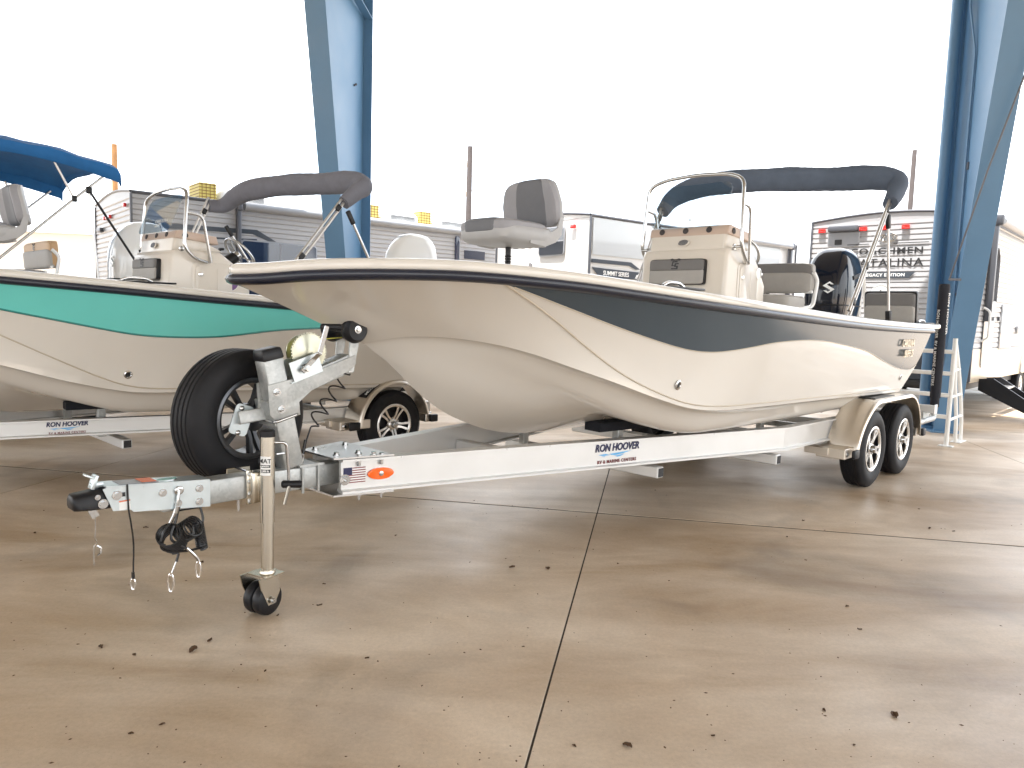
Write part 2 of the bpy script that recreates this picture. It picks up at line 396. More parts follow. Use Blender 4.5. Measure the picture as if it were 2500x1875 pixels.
def curve(pts):
    """Catmull-Rom through pts, parameter 0..1 by chord length"""
    P = np.array(pts, float)
    d = np.sqrt(((P[1:] - P[:-1]) ** 2).sum(1)); t = np.concatenate([[0], np.cumsum(d)])
    T = t / t[-1]
    M = np.zeros_like(P)
    for i in range(len(P)):
        a, b = max(i - 1, 0), min(i + 1, len(P) - 1)
        M[i] = (P[b] - P[a]) / (T[b] - T[a])
    def f(s):
        s = min(max(s, 0.0), 1.0)
        i = min(int(np.searchsorted(T, s, side='right')) - 1, len(P) - 2)
        h = T[i + 1] - T[i]; u = (s - T[i]) / h
        return ((2*u**3 - 3*u*u + 1) * P[i] + (u**3 - 2*u*u + u) * h * M[i]
                + (-2*u**3 + 3*u*u) * P[i + 1] + (u**3 - u*u) * h * M[i + 1])
    return f
class Hull:
    def __init__(self, k=1.0, dz=0.0):
        def st(pts):                       # shorten the boat aft of x = 3
            return [(x if x > 3 else 3 - (3 - x) * k, y, z) for x, y, z in pts]
        self.G = curve(st([(5.36, 0, 1.55), (5.30, .15, 1.555), (5.17, .34, 1.575), (4.95, .54, 1.59), (4.6, .76, 1.597), (4.1, .96, 1.577),
                           (3.6, 1.08, 1.545), (3.0, 1.16, 1.51), (2.0, 1.2, 1.467), (.65, 1.2, 1.42), (-.6, 1.19, 1.395), (-1.62, 1.17, 1.385)]))
        _st = st
        st = lambda pts: [(x, y, z - dz) for x, y, z in _st(pts)]
        self.C = curve(st([(4.66, 0, 1.27), (4.53, .2, 1.31), (4.40, .37, 1.315), (4.227, .55, 1.29), (4.048, .68, 1.241), (3.845, .8, 1.168), (3.603, .9, 1.088), (3.302, .98, .991),
                           (3.02, 1.035, .917), (2.71, 1.06, .880), (2.178, 1.08, .866), (1.145, 1.1, .850), (-.32, 1.1, .815), (-.98, 1.09, .80)]))
        self.K = curve(st([(4.446, 0, 1.128), (4.277, 0, .989), (4.1, 0, .87), (3.907, 0, .782), (3.65, 0, .70), (3.353, 0, .655), (2.9, 0, .643), (1.5, 0, .64), (-.98, 0, .64)]))
        self.T = curve(st([(4.5, 0, 1.17), (4.3, .12, 1.08), (4.05, .24, .98), (3.75, .36, .89), (3.4, .45, .83), (3.0, .52, .79), (2, .54, .77), (-.98, .54, .76)]))
        self.S = curve(st([(4.57, 0, 1.215), (4.42, .2, 1.245), (4.2, .40, 1.215), (3.9, .56, 1.10), (3.5, .70, .93), (3.15, .79, .80), (2.8, .86, .72), (2.4, .89, .70), (1.6, .9, .69), (-.98, .92, .685)]))
    def side(self, s, v):
        c, g = self.C(s), self.G(s)
        p = c * (1 - v) + g * v
        w = max(0.0, min(1.0, (p[0] - 2.2) / 1.6)) * min(1.0, p[1] / .3)
        p = p.copy(); p[1] -= .07 * w * 4 * v * (1 - v)
        if w <= 0: w = 0
        q = max(0.0, 1 - max(0.0, (p[0] - 1.5)) / 1.5)
        p[1] += .02 * q * 4 * v * (1 - v) * (1 if p[0] < 3 else 0)
        return p
    def bottom(self, s, w):
        """w 0..3 : keel, tunnel, sponson, chine"""
        P = [self.K(s), self.T(s), self.S(s), self.C(s)]
        i = min(int(w), 2); u = w - i
        def m(j):
            if j == 3: return (P[3] - P[2]) * np.array((.8, 1.5, .12))      # flat under the chine
            return (P[min(j+1, 3)] - P[max(j-1, 0)]) * (.5 if j > 0 else .8)
        return ((2*u**3-3*u*u+1)*P[i] + (u**3-2*u*u+u)*m(i) + (-2*u**3+3*u*u)*P[i+1] + (u**3-u*u)*m(i+1))
# ---- END HULL MATHS ----

# ================================================================== SETTING
BO = Vector((.661, 5.379, 0)); BA = R(-10.5)
bmat = Matrix.Translation(BO) @ Matrix.Rotation(BA, 4, 'Z')
def structure(o): o['kind'] = 'structure'; return o
g = G(); S_ = 600
g.face(g.ring([(-S_, -S_, -.03), (S_, -S_, -.03), (S_, S_, -.03), (-S_, S_, -.03)]))
ground = structure(g.build('ground', 'concrete', smooth=False))
# cast slabs with open control joints, one mesh shared by all
SX, SY, GAP = 4.38, 6.1, .009
g = G(); g.box((SX / 2, SY / 2, -.02), (SX - GAP, SY - .026, .04), bev=.0015, seg=1)
slab = g.build('slab', 'concrete', ground, smooth=False)
first = True
for i in range(-5, 6):
    for j in range(-3, 4):
        o = slab if first else slab.copy()
        if not first: COL.objects.link(o)
        first = False; o.parent = ground
        o.matrix_local = bmat @ Matrix.Translation((i * SX, j * SY, 0))
g = G()
for i in range(-5, 7): g.box((i * SX, 3.0, -.0075), (GAP * .8, 44, .010))
for j in range(-3, 5): g.box((2.0, j * SY, -.007), (50, .0245, .009))
jo = g.build('joint', 'joint', ground, smooth=False); jo.matrix_local = bmat

# ------------------------------------------------------------------ canopy
can = thing('canopy_shelter', 'open steel canopy with blue tapered columns standing over the boats', 'canopy', BO, BA)
EAVE, FARY, NEARY, ZT = 7.1, 6.15, 5.65, 7.0
def column(x, label, mirror=False, extras=None):
    yb = lambda z: NEARY - .222 * z
    sgn = -1 if mirror else 1
    fy = (lambda y: y) if not mirror else (lambda y: -11.7 - (y - 0) )
    g = G()   # web
    pts = [(fy(FARY - .012), 0), (fy(yb(0) + .012), 0), (fy(yb(ZT) + .012), ZT), (fy(FARY - .012), ZT)]
    m = frame((x - .004, 0, 0), (0, 1, 0), (0, 0, 1))
    g.prism(pts, m, .008)
    web = g.build('column', 'blue', can, smooth=False)
    if label: web['label'] = label
    g = G(); g.box((x, fy(FARY), ZT / 2), (.30, .014, ZT), bev=.002, seg=1); g.build('outer_flange', 'blue', web, smooth=False)
    g = G(); a, b = Vector((x, fy(yb(0)), 0)), Vector((x, fy(yb(ZT)), ZT)); d = b - a
    rot = Vector((0, 0, 1)).rotation_difference(d).to_matrix()
    g.box((a + b) / 2, (.31, .014, d.length), rot, bev=.002, seg=1); g.build('inner_flange', 'blue', web, smooth=False)
    g = G(); g.box((x, fy(5.9), .014), (.40, .62, .028), bev=.003, seg=1); g.build('base_plate', 'blue', web, smooth=False)
    return web
colA = column(-4.38, 'tapered blue column behind the bow of the grey boat')
colB = column(4.38, 'tapered blue column with downspout and cable beside the white ladder')
for x in (-13.14, 13.14, -21.9): column(x, None)
for x in (-21.9, -13.14, -4.38, 4.38, 13.14): column(x, None, True)
# knee plate under the rafter and bolt holes on the first column
g = G(); m = frame((-4.36, FARY - .02, 6.02), (0, -1, .24), (1, 0, 0)); g.prism([(0, 0), (1.6, 0), (1.6, .13), (0, .13)], m, .012)
g.build('knee_plate', 'blue', colA, smooth=False)
g = G(); g.cyl((-4.37, 5.82, 4.93), (-4.355, 5.82, 4.93), .018, seg=10); g.cyl((-4.37, 5.76, 4.9), (-4.355, 5.76, 4.9), .016, seg=10); g.build('bolt', 'poledark', colA)
# downspout, conduit and brace rod on the second
g = G(); g.tube([(4.20, 5.97, .12), (4.20, 5.97, 6.9)], .075, 16); g.tube([(4.20, 5.97, 5.8), (4.215, 5.985, 6.0)], .077, 16); g.build('downspout', 'blue', colB)
g = G(); g.tube(round_path([(4.355, 5.66, .3), (4.355, 5.66, 5.1), (4.30, 5.80, 5.7), (4.30, 5.82, 6.6)], .08), .014, 8)
g.build('conduit', 'blue', colB)
g = G(); g.box((4.37, 5.62, 3.6), (.02, .05, .10), bev=.004, seg=1); g.box((4.37, 5.62, 1.9), (.02, .05, .04), bev=.004, seg=1); g.build('conduit_clip', 'rv_trim', colB)
g = G(); g.tube([(4.09, 5.13, 2.08), (4.30, 4.80, 3.4), (5.05, 3.95, 7.1)], .012, 8); g.box((4.16, 5.15, 2.07), (.15, .016, .03)); g.build('brace_cable', 'rv_trim', colB)
# rafters, purlins, roof
ridge = 8.3; midy = -5.85
for x in (-21.9, -13.14, -4.38, 4.38, 13.14):
    g = G(); m = frame((x - .1, 0, 0), (0, 1, 0), (0, 0, 1))
    g.prism([(FARY, ZT - .05), (FARY, ZT + .0), (midy, ridge - .12), (-17.85, ZT), (-17.85, ZT - .75), (-16.5, ZT - .85), (midy, ridge - .8), (4.6, ZT - .85)], m, .2)
    g.build('rafter', 'blue', can, smooth=False)
g = G()
for s_ in (1, -1):
    y0, y1 = (FARY + .1, midy) if s_ > 0 else (-17.95, midy)
    a = g.ring([(-28, y0, ZT + .1), (13.6, y0, ZT + .1), (13.6, y1, ridge), (-28, y1, ridge)])
    b = g.ring([(-28, y0, ZT + .2), (13.6, y0, ZT + .2), (13.6, y1, ridge + .1), (-28, y1, ridge + .1)])
    g.face(a); g.face(b); g.bridge(a, b)
g.build('roof', 'roofwhite', can, smooth=False, weld=0)
g = G(); g.box((-7.2, FARY + .14, ZT + .12), (41.6, .06, .22), bev=.01, seg=1); g.box((-7.2, -17.99, ZT + .12), (41.6, .06, .22), bev=.01, seg=1); g.build('eave_gutter', 'blue', can, smooth=False)

# ================================================================== TRAILERS
TH = R(43.32); BOAT_RZ = R(-(90 + 43.32))
FX = Vector((-math.sin(TH), -math.cos(TH), 0)); FY = Vector((math.cos(TH), -math.sin(TH), 0))
O1 = Vector((2.385, 7.363, 0)); O2 = O1 - FY * 3.55 + FX * 2.1; O3 = O1 - FY * 7.1 + FX * 3.8
NEAR = lambda o: frame(o, (-1, 0, 0), (0, 0, 1))     # decals on the port side, read from outside
def beam(path, h, wf, name, m, parent, tw=.03, tf=.012):
    a, b = tw / 2, wf / 2
    sect = [(-b, -h/2), (b, -h/2), (b, -h/2 + tf), (a, -h/2 + tf * 1.5), (a, h/2 - tf * 1.5), (b, h/2 - tf), (b, h/2), (-b, h/2), (-b, h/2 - tf), (-a, h/2 - tf * 1.5), (-a, -h/2 + tf * 1.5), (-b, -h/2 + tf)]
    g = G(); g.sweep(path, sect); return g.build(name, m, parent, smooth=False)
def tyre_mesh(g, o, axis, Rr=.345, w_=.205, rim=.2, seg=56):
    h = w_ / 2
    prof = [(rim, -h * .72), (rim + .012, -h * .86), (rim + .03, -h * .93), (rim + .06, -h), (rim + .09, -h * 1.0), (Rr - .035, -h * .93), (Rr - .016, -h * .82), (Rr - .005, -h * .74), (Rr - .001, -h * .66)]
    tread = []
    for c_ in (-.45, -.15, .15, .45):
        tread += [(Rr + .001, h * c_ - .007), (Rr - .005, h * c_ - .004), (Rr - .005, h * c_ + .004), (Rr + .001, h * c_ + .007)]
    g.lathe(prof + tread + [(r, -z) for r, z in prof[::-1]], o, axis, seg, close=True)
def rim_meshes(parent, o, axis, face, rim=.2, m_face='rimface', m_back='rimblack', nsp=5):
    """o: wheel centre; face: offset of the outer rim face along axis"""
    a, u, v = basis(axis); o = Vector(o)
    g = G(); g.lathe([(rim + .004, -.075), (rim + .004, face - .014), (rim - .012, face - .02), (rim - .02, -.06)], o, axis, 48, close=True)
    g.lathe([(rim - .02, face - .075), (rim - .025, face - .08), (.03, face - .09), (.03, face - .075)], o, axis, 40, close=True) if m_face == 'rimface' else None
    g.build('rim_barrel', m_back, parent)
    g = G(); g.lathe([(rim + .005, face - .012), (rim + .006, face), (rim - .008, face + .003), (rim - .022, face - .004), (rim - .024, face - .016)], o, axis, 56, close=True)
    for k in range(nsp):
        for sg in (-1, 1):
            an = k * 2 * math.pi / nsp; tn = an + sg * .175
            d = u * math.cos(an) + v * math.sin(an); e = u * math.cos(tn) + v * math.sin(tn)
            p0 = o + d * .035 + a * (face - .030) + (e - d) * .10; p1 = o + d * .10 + (e - d) * .45 * rim + a * (face - .016); p2 = o + e * (rim - .014) + a * (face - .006)
            tang = (u * -math.sin(tn) + v * math.cos(tn))
            rows = []
            for p, hw in ((p0, .016), (p1, .013), (p2, .016)):
                rows.append([p - tang * hw - a * .022, p - tang * hw * .75, p + tang * hw * .75, p + tang * hw - a * .022])
            g.loft(rows)
    g.lathe([(.052, face - .05), (.052, face - .024), (.04, face - .018), (.001, face - .017)], o, axis, 24)
    sp = g.build('rim', m_face, parent)
    g = G(); g.lathe([(.034, face - .03), (.034, face + .012), (.030, face + .02), (.001, face + .022)], o, axis, 24)
    for k in range(nsp):
        an = (k + .5) * 2 * math.pi / nsp; d = u * math.cos(an) + v * math.sin(an); q = o + d * .066
        g.tube([q + a * (face - .06), q + a * (face - .02)], .011, 6)
    g.build('hub_cap', 'steel' if m_face == 'rimface' else m_face, parent)
def wheel(parent, o, side, rim=.2, Rr=.345, w_=.205):
    ax = (0, side, 0)
    g = G(); g.lathe([(.12, -.1), (.13, -.02), (.12, .02), (.02, .03)], o, ax, 24); w_o = g.build('wheel', 'rv_under', parent)
    g = G(); tyre_mesh(g, o, ax, Rr, w_, rim); g.build('tyre', 'rubber', w_o, ang=30)
    rim_meshes(w_o, o, ax, w_ / 2 - .012, rim)
    return w_o
def bolt(g, p, n, r=.012, h=.014, washer=True):
    p, n = Vector(p), Vector(n).normalized()
    if washer: g.tube([p, p + n * .004], r * 1.45, 12)
    g.tube([p + n * .004, p + n * (.004 + h)], r, 6)
def dealer_text(parent, o, sc_=1.0, xdir=(-1, 0, 0)):
    m = frame(o, xdir, (0, 0, 1))
    lettering('RON HOOVER', .066 * sc_, 'ink', parent, m @ Matrix.Translation((0, .038 * sc_, .001)), bold=.0022, shear=.18, sx=.86)
    sp = [[(-.16, .0), (-.10, .004), (-.06, -.006), (-.12, -.008)], [(-.07, .002), (.02, .006), (.12, .012), (.05, -.002), (-.02, -.010), (-.05, -.006)], [(-.02, -.014), (.06, -.006), (.03, -.018), (0, -.022)], [(-.13, -.012), (-.10, -.011), (-.11, -.016)]]
    g = G()
    for p in sp: g.prism([(x * sc_, y * sc_) for x, y in p], m @ Matrix.Translation((0, -.003, .001)), .001)
    g.build('splash_mark', 'inkblue', parent, smooth=False)
    lettering('RV & MARINE CENTERS', .031 * sc_, 'inkred', parent, m @ Matrix.Translation((0, -.052 * sc_, .001)), bold=.0006, space=1.16, sx=.9)
def hull_bottom_z(H, x, y):
    if not hasattr(H, 'cache'):
        H.cache = np.array([H.bottom(a, b) for a in np.linspace(0, 1, 120) for b in np.linspace(0, 3, 40)])
    d = (H.cache[:, 0] - x) ** 2 + (H.cache[:, 1] - y) ** 2
    return float(H.cache[d.argmin(), 2])
def make_trailer(label, O, axles, bend=1.40, tail=-1.45, zc=.535, slope=.0125, hb=.178, yb=.95, txt_x=3.06, full=True, tw=1.10, dealer=True, tyreR=.345, hull=None):
    t = thing('boat_trailer', label, 'trailer', O, BOAT_RZ, 'boat trailers under the canopy')
    zr = lambda x: zc + slope * x
    F = 4.87
    path = [(F, .12, zr(F)), (bend, yb, zr(bend)), (tail, yb, zr(tail))]
    for sg in (1, -1):
        p = [(x, y * sg, z) for x, y, z in path]
        r = beam(p, hb, .085, 'frame_rail', 'alumbeam', t)
        g = G()
        d = (Vector(path[1]) - Vector(path[0])).normalized(); nrm = Vector((-d.y, d.x, 0)) * (-1 if d.x < 0 else 1)
        out = Vector((nrm.x, nrm.y * sg, 0)) if nrm.y > 0 else Vector((-nrm.x, -nrm.y * sg, 0))
        if sg == 1 and dealer:
            u_ = (path[0][0] - txt_x) / (path[0][0] - path[1][0]); y_ = path[0][1] + (path[1][1] - path[0][1]) * u_
            dd = Vector((path[1][0] - path[0][0], path[1][1] - path[0][1], 0)).normalized()
            oo = Vector((txt_x, y_, zr(txt_x))) + out * .0165
            dealer_text(r, oo, min(1.0, hb / .172), dd)
            if full:
                at = lambda x: Vector((x, path[0][1] + (path[1][1] - path[0][1]) * (path[0][0] - x) / (path[0][0] - path[1][0]), zr(x)))
                g2 = G(); c_ = at(4.66) + out * .015; m = frame(c_, dd, (0, 0, 1)); el = [(.075 * math.cos(a), .031 * math.sin(a)) for a in np.linspace(0, 2 * math.pi, 28)[:-1]]
                g2.prism(el, m, .012, bev=.006); g2.build('marker_lamp', 'amber', r)
                g2 = G(); g2.lathe([(.013, .012), (.013, .016), (.003, .018)], c_, out, 14); g2.build('marker_bulb', 'steel', r)
                c_ = at(4.80) + out * .0155; m = frame(c_, dd, (0, 0, 1))
                decal([(-.06, -.042), (.06, -.042), (.06, .042), (-.06, .042)], 'offwhite', r, m, 'flag_sticker', .001)
                g2 = G()
                for i in range(7):
                    y0 = .042 - i * .0125; x0 = -.012 if i < 3 else -.06
                    g2.prism([(x0, y0 - .0065), (.06, y0 - .0065), (.06, y0 - .001), (x0, y0 - .001)], m @ Matrix.Translation((0, 0, .001)), .0008)
                g2.build('flag_stripe', 'flagred', r, smooth=False)
                decal([(-.06, .003), (-.013, .003), (-.013, .042), (-.06, .042)], 'ink', r, m @ Matrix.Translation((0, 0, .001)), 'flag_canton', .0008)
                g2 = G()
                for x_, dz in ((4.85, -.0),): bolt(g2, at(x_) + out * .015 + Vector((0, 0, -.02)), out, .02, .02); g2.tube([at(x_) + out * .03 + Vector((0, 0, -.02)), at(x_) + out * .06 + Vector((0, 0, -.02))], .009, 8)
                for x_ in (4.78, 4.66):
                    for zz in (.092, -.11): g2.tube([at(x_) + out * .027 + Vector((0, 0, zz)), at(x_) + out * .027 + Vector((0, 0, zz + .02))], .013, 6)
                    g2.tube([at(x_) + out * .027 + Vector((0, 0, -.13)), at(x_) + out * .027 + Vector((0, 0, -.10))], .006, 6); g2.tube([at(x_) + out * .027 + Vector((0, 0, .05)), at(x_) + out * .027 + Vector((0, 0, .08))], .011, 6)
                for x_ in (4.55, 3.9, 3.6, 2.2): g2.box(at(x_) + out * .035 + Vector((0, 0, .083)), (.02, .012, .012))
                g2.build('rail_bolt', 'steel', r)
    # cross members
    for x, dz in ((3.55, -.02), (2.75, -.125), (1.55, -.125), (.45, -.125), (-1.2, -.125)):
        if x < tail: continue
        yy = yb if x < bend else .12 + (yb - .12) * (F - x) / (F - bend)
        g = G(); L_ = (yy * 2 + (.16 if dz < -.1 else -.05))
        z_ = zr(x) + dz - .02
        g.box((x, 0, z_), (.075, L_, .075), bev=.006, seg=1)
        ob = g.build('cross_member', 'alumbeam', t, smooth=False)
        if dz < -.1:
            g = G()
            for sg in (1, -1): g.box((x, sg * (L_ / 2 + .001), z_), (.058, .004, .058))
            g.build('tube_opening', 'rv_under', ob, smooth=False)
    # bunks with posts
    for sg in (1, -1):
        for (x0, x1, y) in ((tail + .12, 3.12, .54),):
            zt = lambda x: hull_bottom_z(hull, x, y)
            yy_ = lambda x: y - .17 * max(0, min(1, (x - 1.9) / 1.5))
            zt = lambda x: hull_bottom_z(hull, x, yy_(x)) - .004
            g = G(); pts = [(x, yy_(x) * sg, zt(x) - .03) for x in np.linspace(x0, x1, 9)]
            g.sweep(pts, [(-.07, -.035), (.07, -.035), (.07, .02), (.055, .03), (-.055, .03), (-.07, .02)]); bo = g.build('bunk', 'bunk', t)
            g = G()
            for x in np.linspace(x0 + .3, x1 - .25, 3 if x1 - x0 > 2 else 2):
                g.box((x, yy_(x) * sg, (zt(x) - .06 + zr(x) - .1) / 2), (.06, .05, zt(x) - .06 - zr(x) + .1), bev=.004, seg=1)
            g.build('bunk_post', 'galv', bo, smooth=False)
    # axles, wheels, fender
    for ax in axles:
        g = G(); g.box((ax, 0, tyreR), (.06, tw * 2 - .2, .06), bev=.005, seg=1); g.build('axle', 'galv', t, smooth=False)
        for sg in (1, -1): wheel(t, (ax, sg * tw, tyreR), sg, Rr=tyreR)
    a0, a1 = max(axles), min(axles); rf = tyreR + .085
    arc = []
    for i in range(15):
        an = R(2 + 88 * i / 14); arc.append((a0 + rf * math.cos(an) * 1.0 + (.12 if len(axles) > 1 else .02) * math.cos(an) ** 3, tyreR + rf * math.sin(an) * 1.05))
    for i in range(15):
        an = R(90 + 88 * i / 14); arc.append((a1 + rf * math.cos(an), tyreR + rf * math.sin(an) * 1.05))
    for sg in (1, -1):
        yi, yo = tw - .125, tw + .135
        rows = []
        for k in range(len(arc)):
            x, z = arc[k]
            tx = Vector((arc[min(k+1, len(arc)-1)][0] - arc[max(k-1, 0)][0], 0, arc[min(k+1, len(arc)-1)][1] - arc[max(k-1, 0)][1])).normalized(); nn = Vector((tx.z, 0, -tx.x)); nn = -nn if nn.z < 0 and k not in (0, len(arc)-1) else nn
            nn = (Vector((x, 0, z)) - Vector(((a0 + a1) / 2 if False else min(max(x, a1), a0), 0, tyreR))).normalized()
            prof = [(yi, 0), (yo - .03, 0), (yo - .01, -.004), (yo, -.014), (yo + .002, -.032), (yo - .004, -.034), (yo - .006, -.018), (yo - .03, -.008), (yo - .06, -.006), (yi, -.006)]
            rows.append([Vector((x, sg * y, z)) + nn * d_ for y, d_ in prof])
        g = G(); rg = g.loft(rows, closed=True); g.face(rg[0]); g.face(rg[-1]); fe = g.build('fender', 'fender', t, ang=50)
        xm = (a0 + a1) / 2
        if len(axles) > 1:
            g = G(); g.box((xm + .2, sg * tw, tyreR + rf * 1.05 + .003), (.55, .17, .006), bev=.002, seg=1); pad = g.build('step_pad', 'black', fe, smooth=False)
        else:
            seg_ = arc[6:14]; rows = []
            for x, z in seg_:
                nn = (Vector((x, 0, z)) - Vector((a0, 0, tyreR))).normalized()
                rows.append([Vector((x, sg * y, z)) + nn * d_ for y, d_ in ((tw - .09, .0), (tw - .09, .006), (tw + .085, .006), (tw + .085, .0))])
            g = G(); rg = g.loft(rows, True); g.face(rg[0]); g.face(rg[-1]); pad = g.build('step_pad', 'black', fe)
            if sg == 1 and dealer:
                x, z = seg_[2]; nn = (Vector((x, 0, z)) - Vector((a0, 0, tyreR))).normalized(); tx = Vector((0, 1, 0)).cross(nn)
                for k_, ch_ in enumerate('MCCLAIN'):
                    x, z = seg_[1 + k_ * 5 // 7]; nn = (Vector((x, 0, z)) - Vector((a0, 0, tyreR))).normalized(); tn = Vector((0, 1, 0)).cross(nn); tn = -tn if tn.x > 0 else tn
                    lettering(ch_, .05, 'offwhite', pad, frame(Vector((x, tw + .05, z)) + nn * .0065 + tn * ((k_ * 5 / 7 - k_ * 5 // 7) * .042), tn, (0, -1, 0)), bold=.001, depth=.0006)
        fx, fz = arc[0]; bx_, bz = arc[-1]
        g = G()
        g.box((fx + .02, sg * (tw - .02), fz + .02), (.34, .24, .085), bev=.006, seg=1); g.box((fx + .16, sg * (yb + .02), fz + .03), (.1, .2, .06), bev=.004, seg=1)
        g.box((bx_ - .01, sg * (tw - .02), bz + .02), (.08, .24, .085), bev=.006, seg=1); fb = g.build('fender_bracket', 'fender', fe, smooth=False)
        g = G(); g.box((fx + .06, sg * (yo + .006), fz + .015), (.12, .03, .075), bev=.012); g.box((bx_ - .04, sg * (yo + .0), bz + .02), (.09, .05, .075), bev=.012); g.build('side_lamp', 'black', fe)
        g = G(); g.lathe([(.022, 0), (.022, .006), (.012, .009), (.001, .009)], (fx + .15, sg * (tw + .10), fz + .02), (0, sg, 0), 16); g.build('fender_bolt', 'steel', fe)
    return t

def tongue(t, full):
    """coupler, jack, winch post and spare of a trailer, in trailer metres"""
    g = G(); g.box((5.22, 0, .594), (1.02, .10, .114), bev=.010); g.build('tongue', 'galv', t)
    # plate joining the rails
    g = G(); m = frame((0, 0, .690), (1, 0, 0), (0, 1, 0)); g.prism([(4.93, .155), (4.62, .245), (4.62, -.245), (4.93, -.155)], m, .009); g.prism([(4.93, .155), (4.62, .245), (4.62, -.245), (4.93, -.155)], frame((0, 0, .498), (1, 0, 0), (0, 1, 0)), .009); pl = g.build('joining_plate', 'alum', t, smooth=False)
    g = G()
    for x, y in ((4.88, .10), (4.76, .12), (4.88, -.10), (4.72, .20), (4.68, -.12)): bolt(g, (x, y, .699), (0, 0, 1), .013, .014)
    g.build('plate_bolt', 'steel', pl)
    g = G()
    for x in (5.045, 4.955): g.tube(round_path([(x, .056, .52), (x, .056, .665), (x, -.056, .665), (x, -.056, .52)], .02), .008, 8)
    g.box((5.0, 0, .660), (.14, .14, .012)); g.build('tongue_clamp', 'galv', pl)
    # winch post
    b0, b1 = Vector((5.085, 0, .655)), Vector((5.20, 0, 1.20)); d = (b1 - b0)
    rot = Vector((0, 0, 1)).rotation_difference(d).to_matrix()
    g = G(); g.box((b0 + b1) / 2, (.105, .10, d.length), rot, bev=.010); post = g.build('winch_post', 'galv', t)
    g = G(); g.box(b1 + d.normalized() * .022, (.116, .112, .058), rot, bev=.012, taper=(.9, .85)); g.build('post_cap', 'black', post)
    if not full: return
    at = lambda z: b0 + d * ((z - b0.z) / d.z)
    g = G(); m = frame((0, .052, 0), (1, 0, 0), (0, 0, 1))
    side = [(5.235, 1.075), (5.10, 1.10), (5.045, 1.108), (4.74, 1.212), (4.735, 1.165), (4.77, 1.13), (5.0, 1.04), (5.07, .985), (5.06, .92), (5.20, .905), (5.225, .93)]
    g.prism(side[::-1], frame((0, .058, 0), (1, 0, 0), (0, 0, 1)), .006, bev=.002); g.prism(side[::-1], frame((0, -.052, 0), (1, 0, 0), (0, 0, 1)), .006)
    arm0, arm1 = Vector((5.08, 0, 1.055)), Vector((4.75, 0, 1.17)); dd = arm1 - arm0
    g.box((arm0 + arm1) / 2, (.098, .10, dd.length), Vector((0, 0, 1)).rotation_difference(dd).to_matrix(), bev=.008); g.build('winch_arm', 'galv', t)
    g = G()
    for x, z in ((5.19, 1.04), (5.165, .955)): bolt(g, (x, .058, z), (0, 1, 0), .014, .014); g.tube([(x, .07, z), (x, .092, z)], .007, 8)
    g.build('arm_bolt', 'steel', post)
    g = G(); q = at(.905)
    g.tube(round_path([q + Vector((.062, -.05, -.012)), q + Vector((.062, .062, -.012)), q + Vector((-.062, .062, .02)), q + Vector((-.062, -.05, .02))], .02), .008, 10); g.build('u_bolt', 'steel', post)
    # bow roller
    g = G()
    for y in (-.062, .062): m = frame((4.755, y - .006, 1.12), (1, 0, 0), (0, 0, 1)); g.prism([(.025, 0), (-.005, .0), (-.05, .215), (-.02, .225), (.012, .215)], m, .012)
    fk = g.build('roller_fork', 'galv', t, smooth=False)
    g = G(); prof = [(.012, -.125), (.055, -.13), (.068, -.115), (.072, -.10), (.062, -.06), (.046, -.035), (.044, .035), (.062, .06), (.072, .10), (.068, .115), (.055, .13), (.012, .125)]
    g.lathe(prof, (4.775, 0, 1.345), (0, 1, 0), 36); ro = g.build('bow_roller', 'black', t)
    g = G(); g.lathe([(.020, .122), (.020, .131), (.011, .132), (.011, .142), (.001, .143)], (4.775, 0, 1.345), (0, 1, 0), 18); g.build('roller_pin', 'steel', ro)
    # winch
    g = G(); rw = Matrix.Rotation(R(18), 3, 'Y')
    g.box((5.035, .066, 1.155), (.17, .005, .105), rw, bev=.002, seg=1); g.box((5.035, -.03, 1.155), (.17, .005, .105), rw, bev=.002, seg=1); g.box((5.035, .018, 1.105), (.17, .10, .005), rw)
    wf = g.build('winch_frame', 'zinc', t, smooth=False)
    wc = Vector((5.0, .03, 1.228))
    g = G(); g.lathe([(.088, -.004), (.094, -.004), (.094, .004), (.088, .004), (.070, .006), (.03, .012), (.02, .014), (.001, .014)], wc, (0, 1, 0), 48)
    for k in range(40):
        a_ = k * 2 * math.pi / 40; g.box(wc + Vector((math.cos(a_) * .0955, 0, math.sin(a_) * .0955)), (.008, .008, .006), Matrix.Rotation(-a_, 3, 'Y'))
    g.build('winch_gear', 'winchgreen', wf)
    g = G(); g.lathe([(.080, -.075), (.084, -.075), (.084, -.068), (.055, -.066), (.055, -.008), (.084, -.006), (.084, -.004)], wc, (0, 1, 0), 36); g.build('winch_drum', 'winchgreen', wf)
    g = G(); g.lathe([(.062, -.062), (.066, -.04), (.062, -.010)], wc, (0, 1, 0), 30); g.build('strap_roll', 'strap', wf)
    hub = Vector((5.045, .075, 1.152))
    g = G(); bolt(g, hub, (0, 1, 0), .016, .03); g.build('winch_hub', 'steel', wf)
    g = G(); pts = [hub + Vector((.02, .014, -.012)), hub + Vector((-.035, .02, .045)), hub + Vector((-.052, .045, .075)), hub + Vector((-.085, .055, .205))]
    for a_, b_ in zip(pts[:-1], pts[1:]):
        e = b_ - a_; g.box((a_ + b_) / 2, (.026, .006, e.length + .012), Vector((0, 0, 1)).rotation_difference(e).to_matrix(), bev=.002, seg=1)
    g.build('winch_crank', 'steel', wf, smooth=False)
    g = G(); g.lathe([(.014, 0), (.017, .01), (.016, .05), (.018, .1), (.016, .115), (.006, .118)], pts[-1] + Vector((-.004, -.055, 0)), (-.55, 1, 0), 16); g.build('crank_grip', 'black', wf)
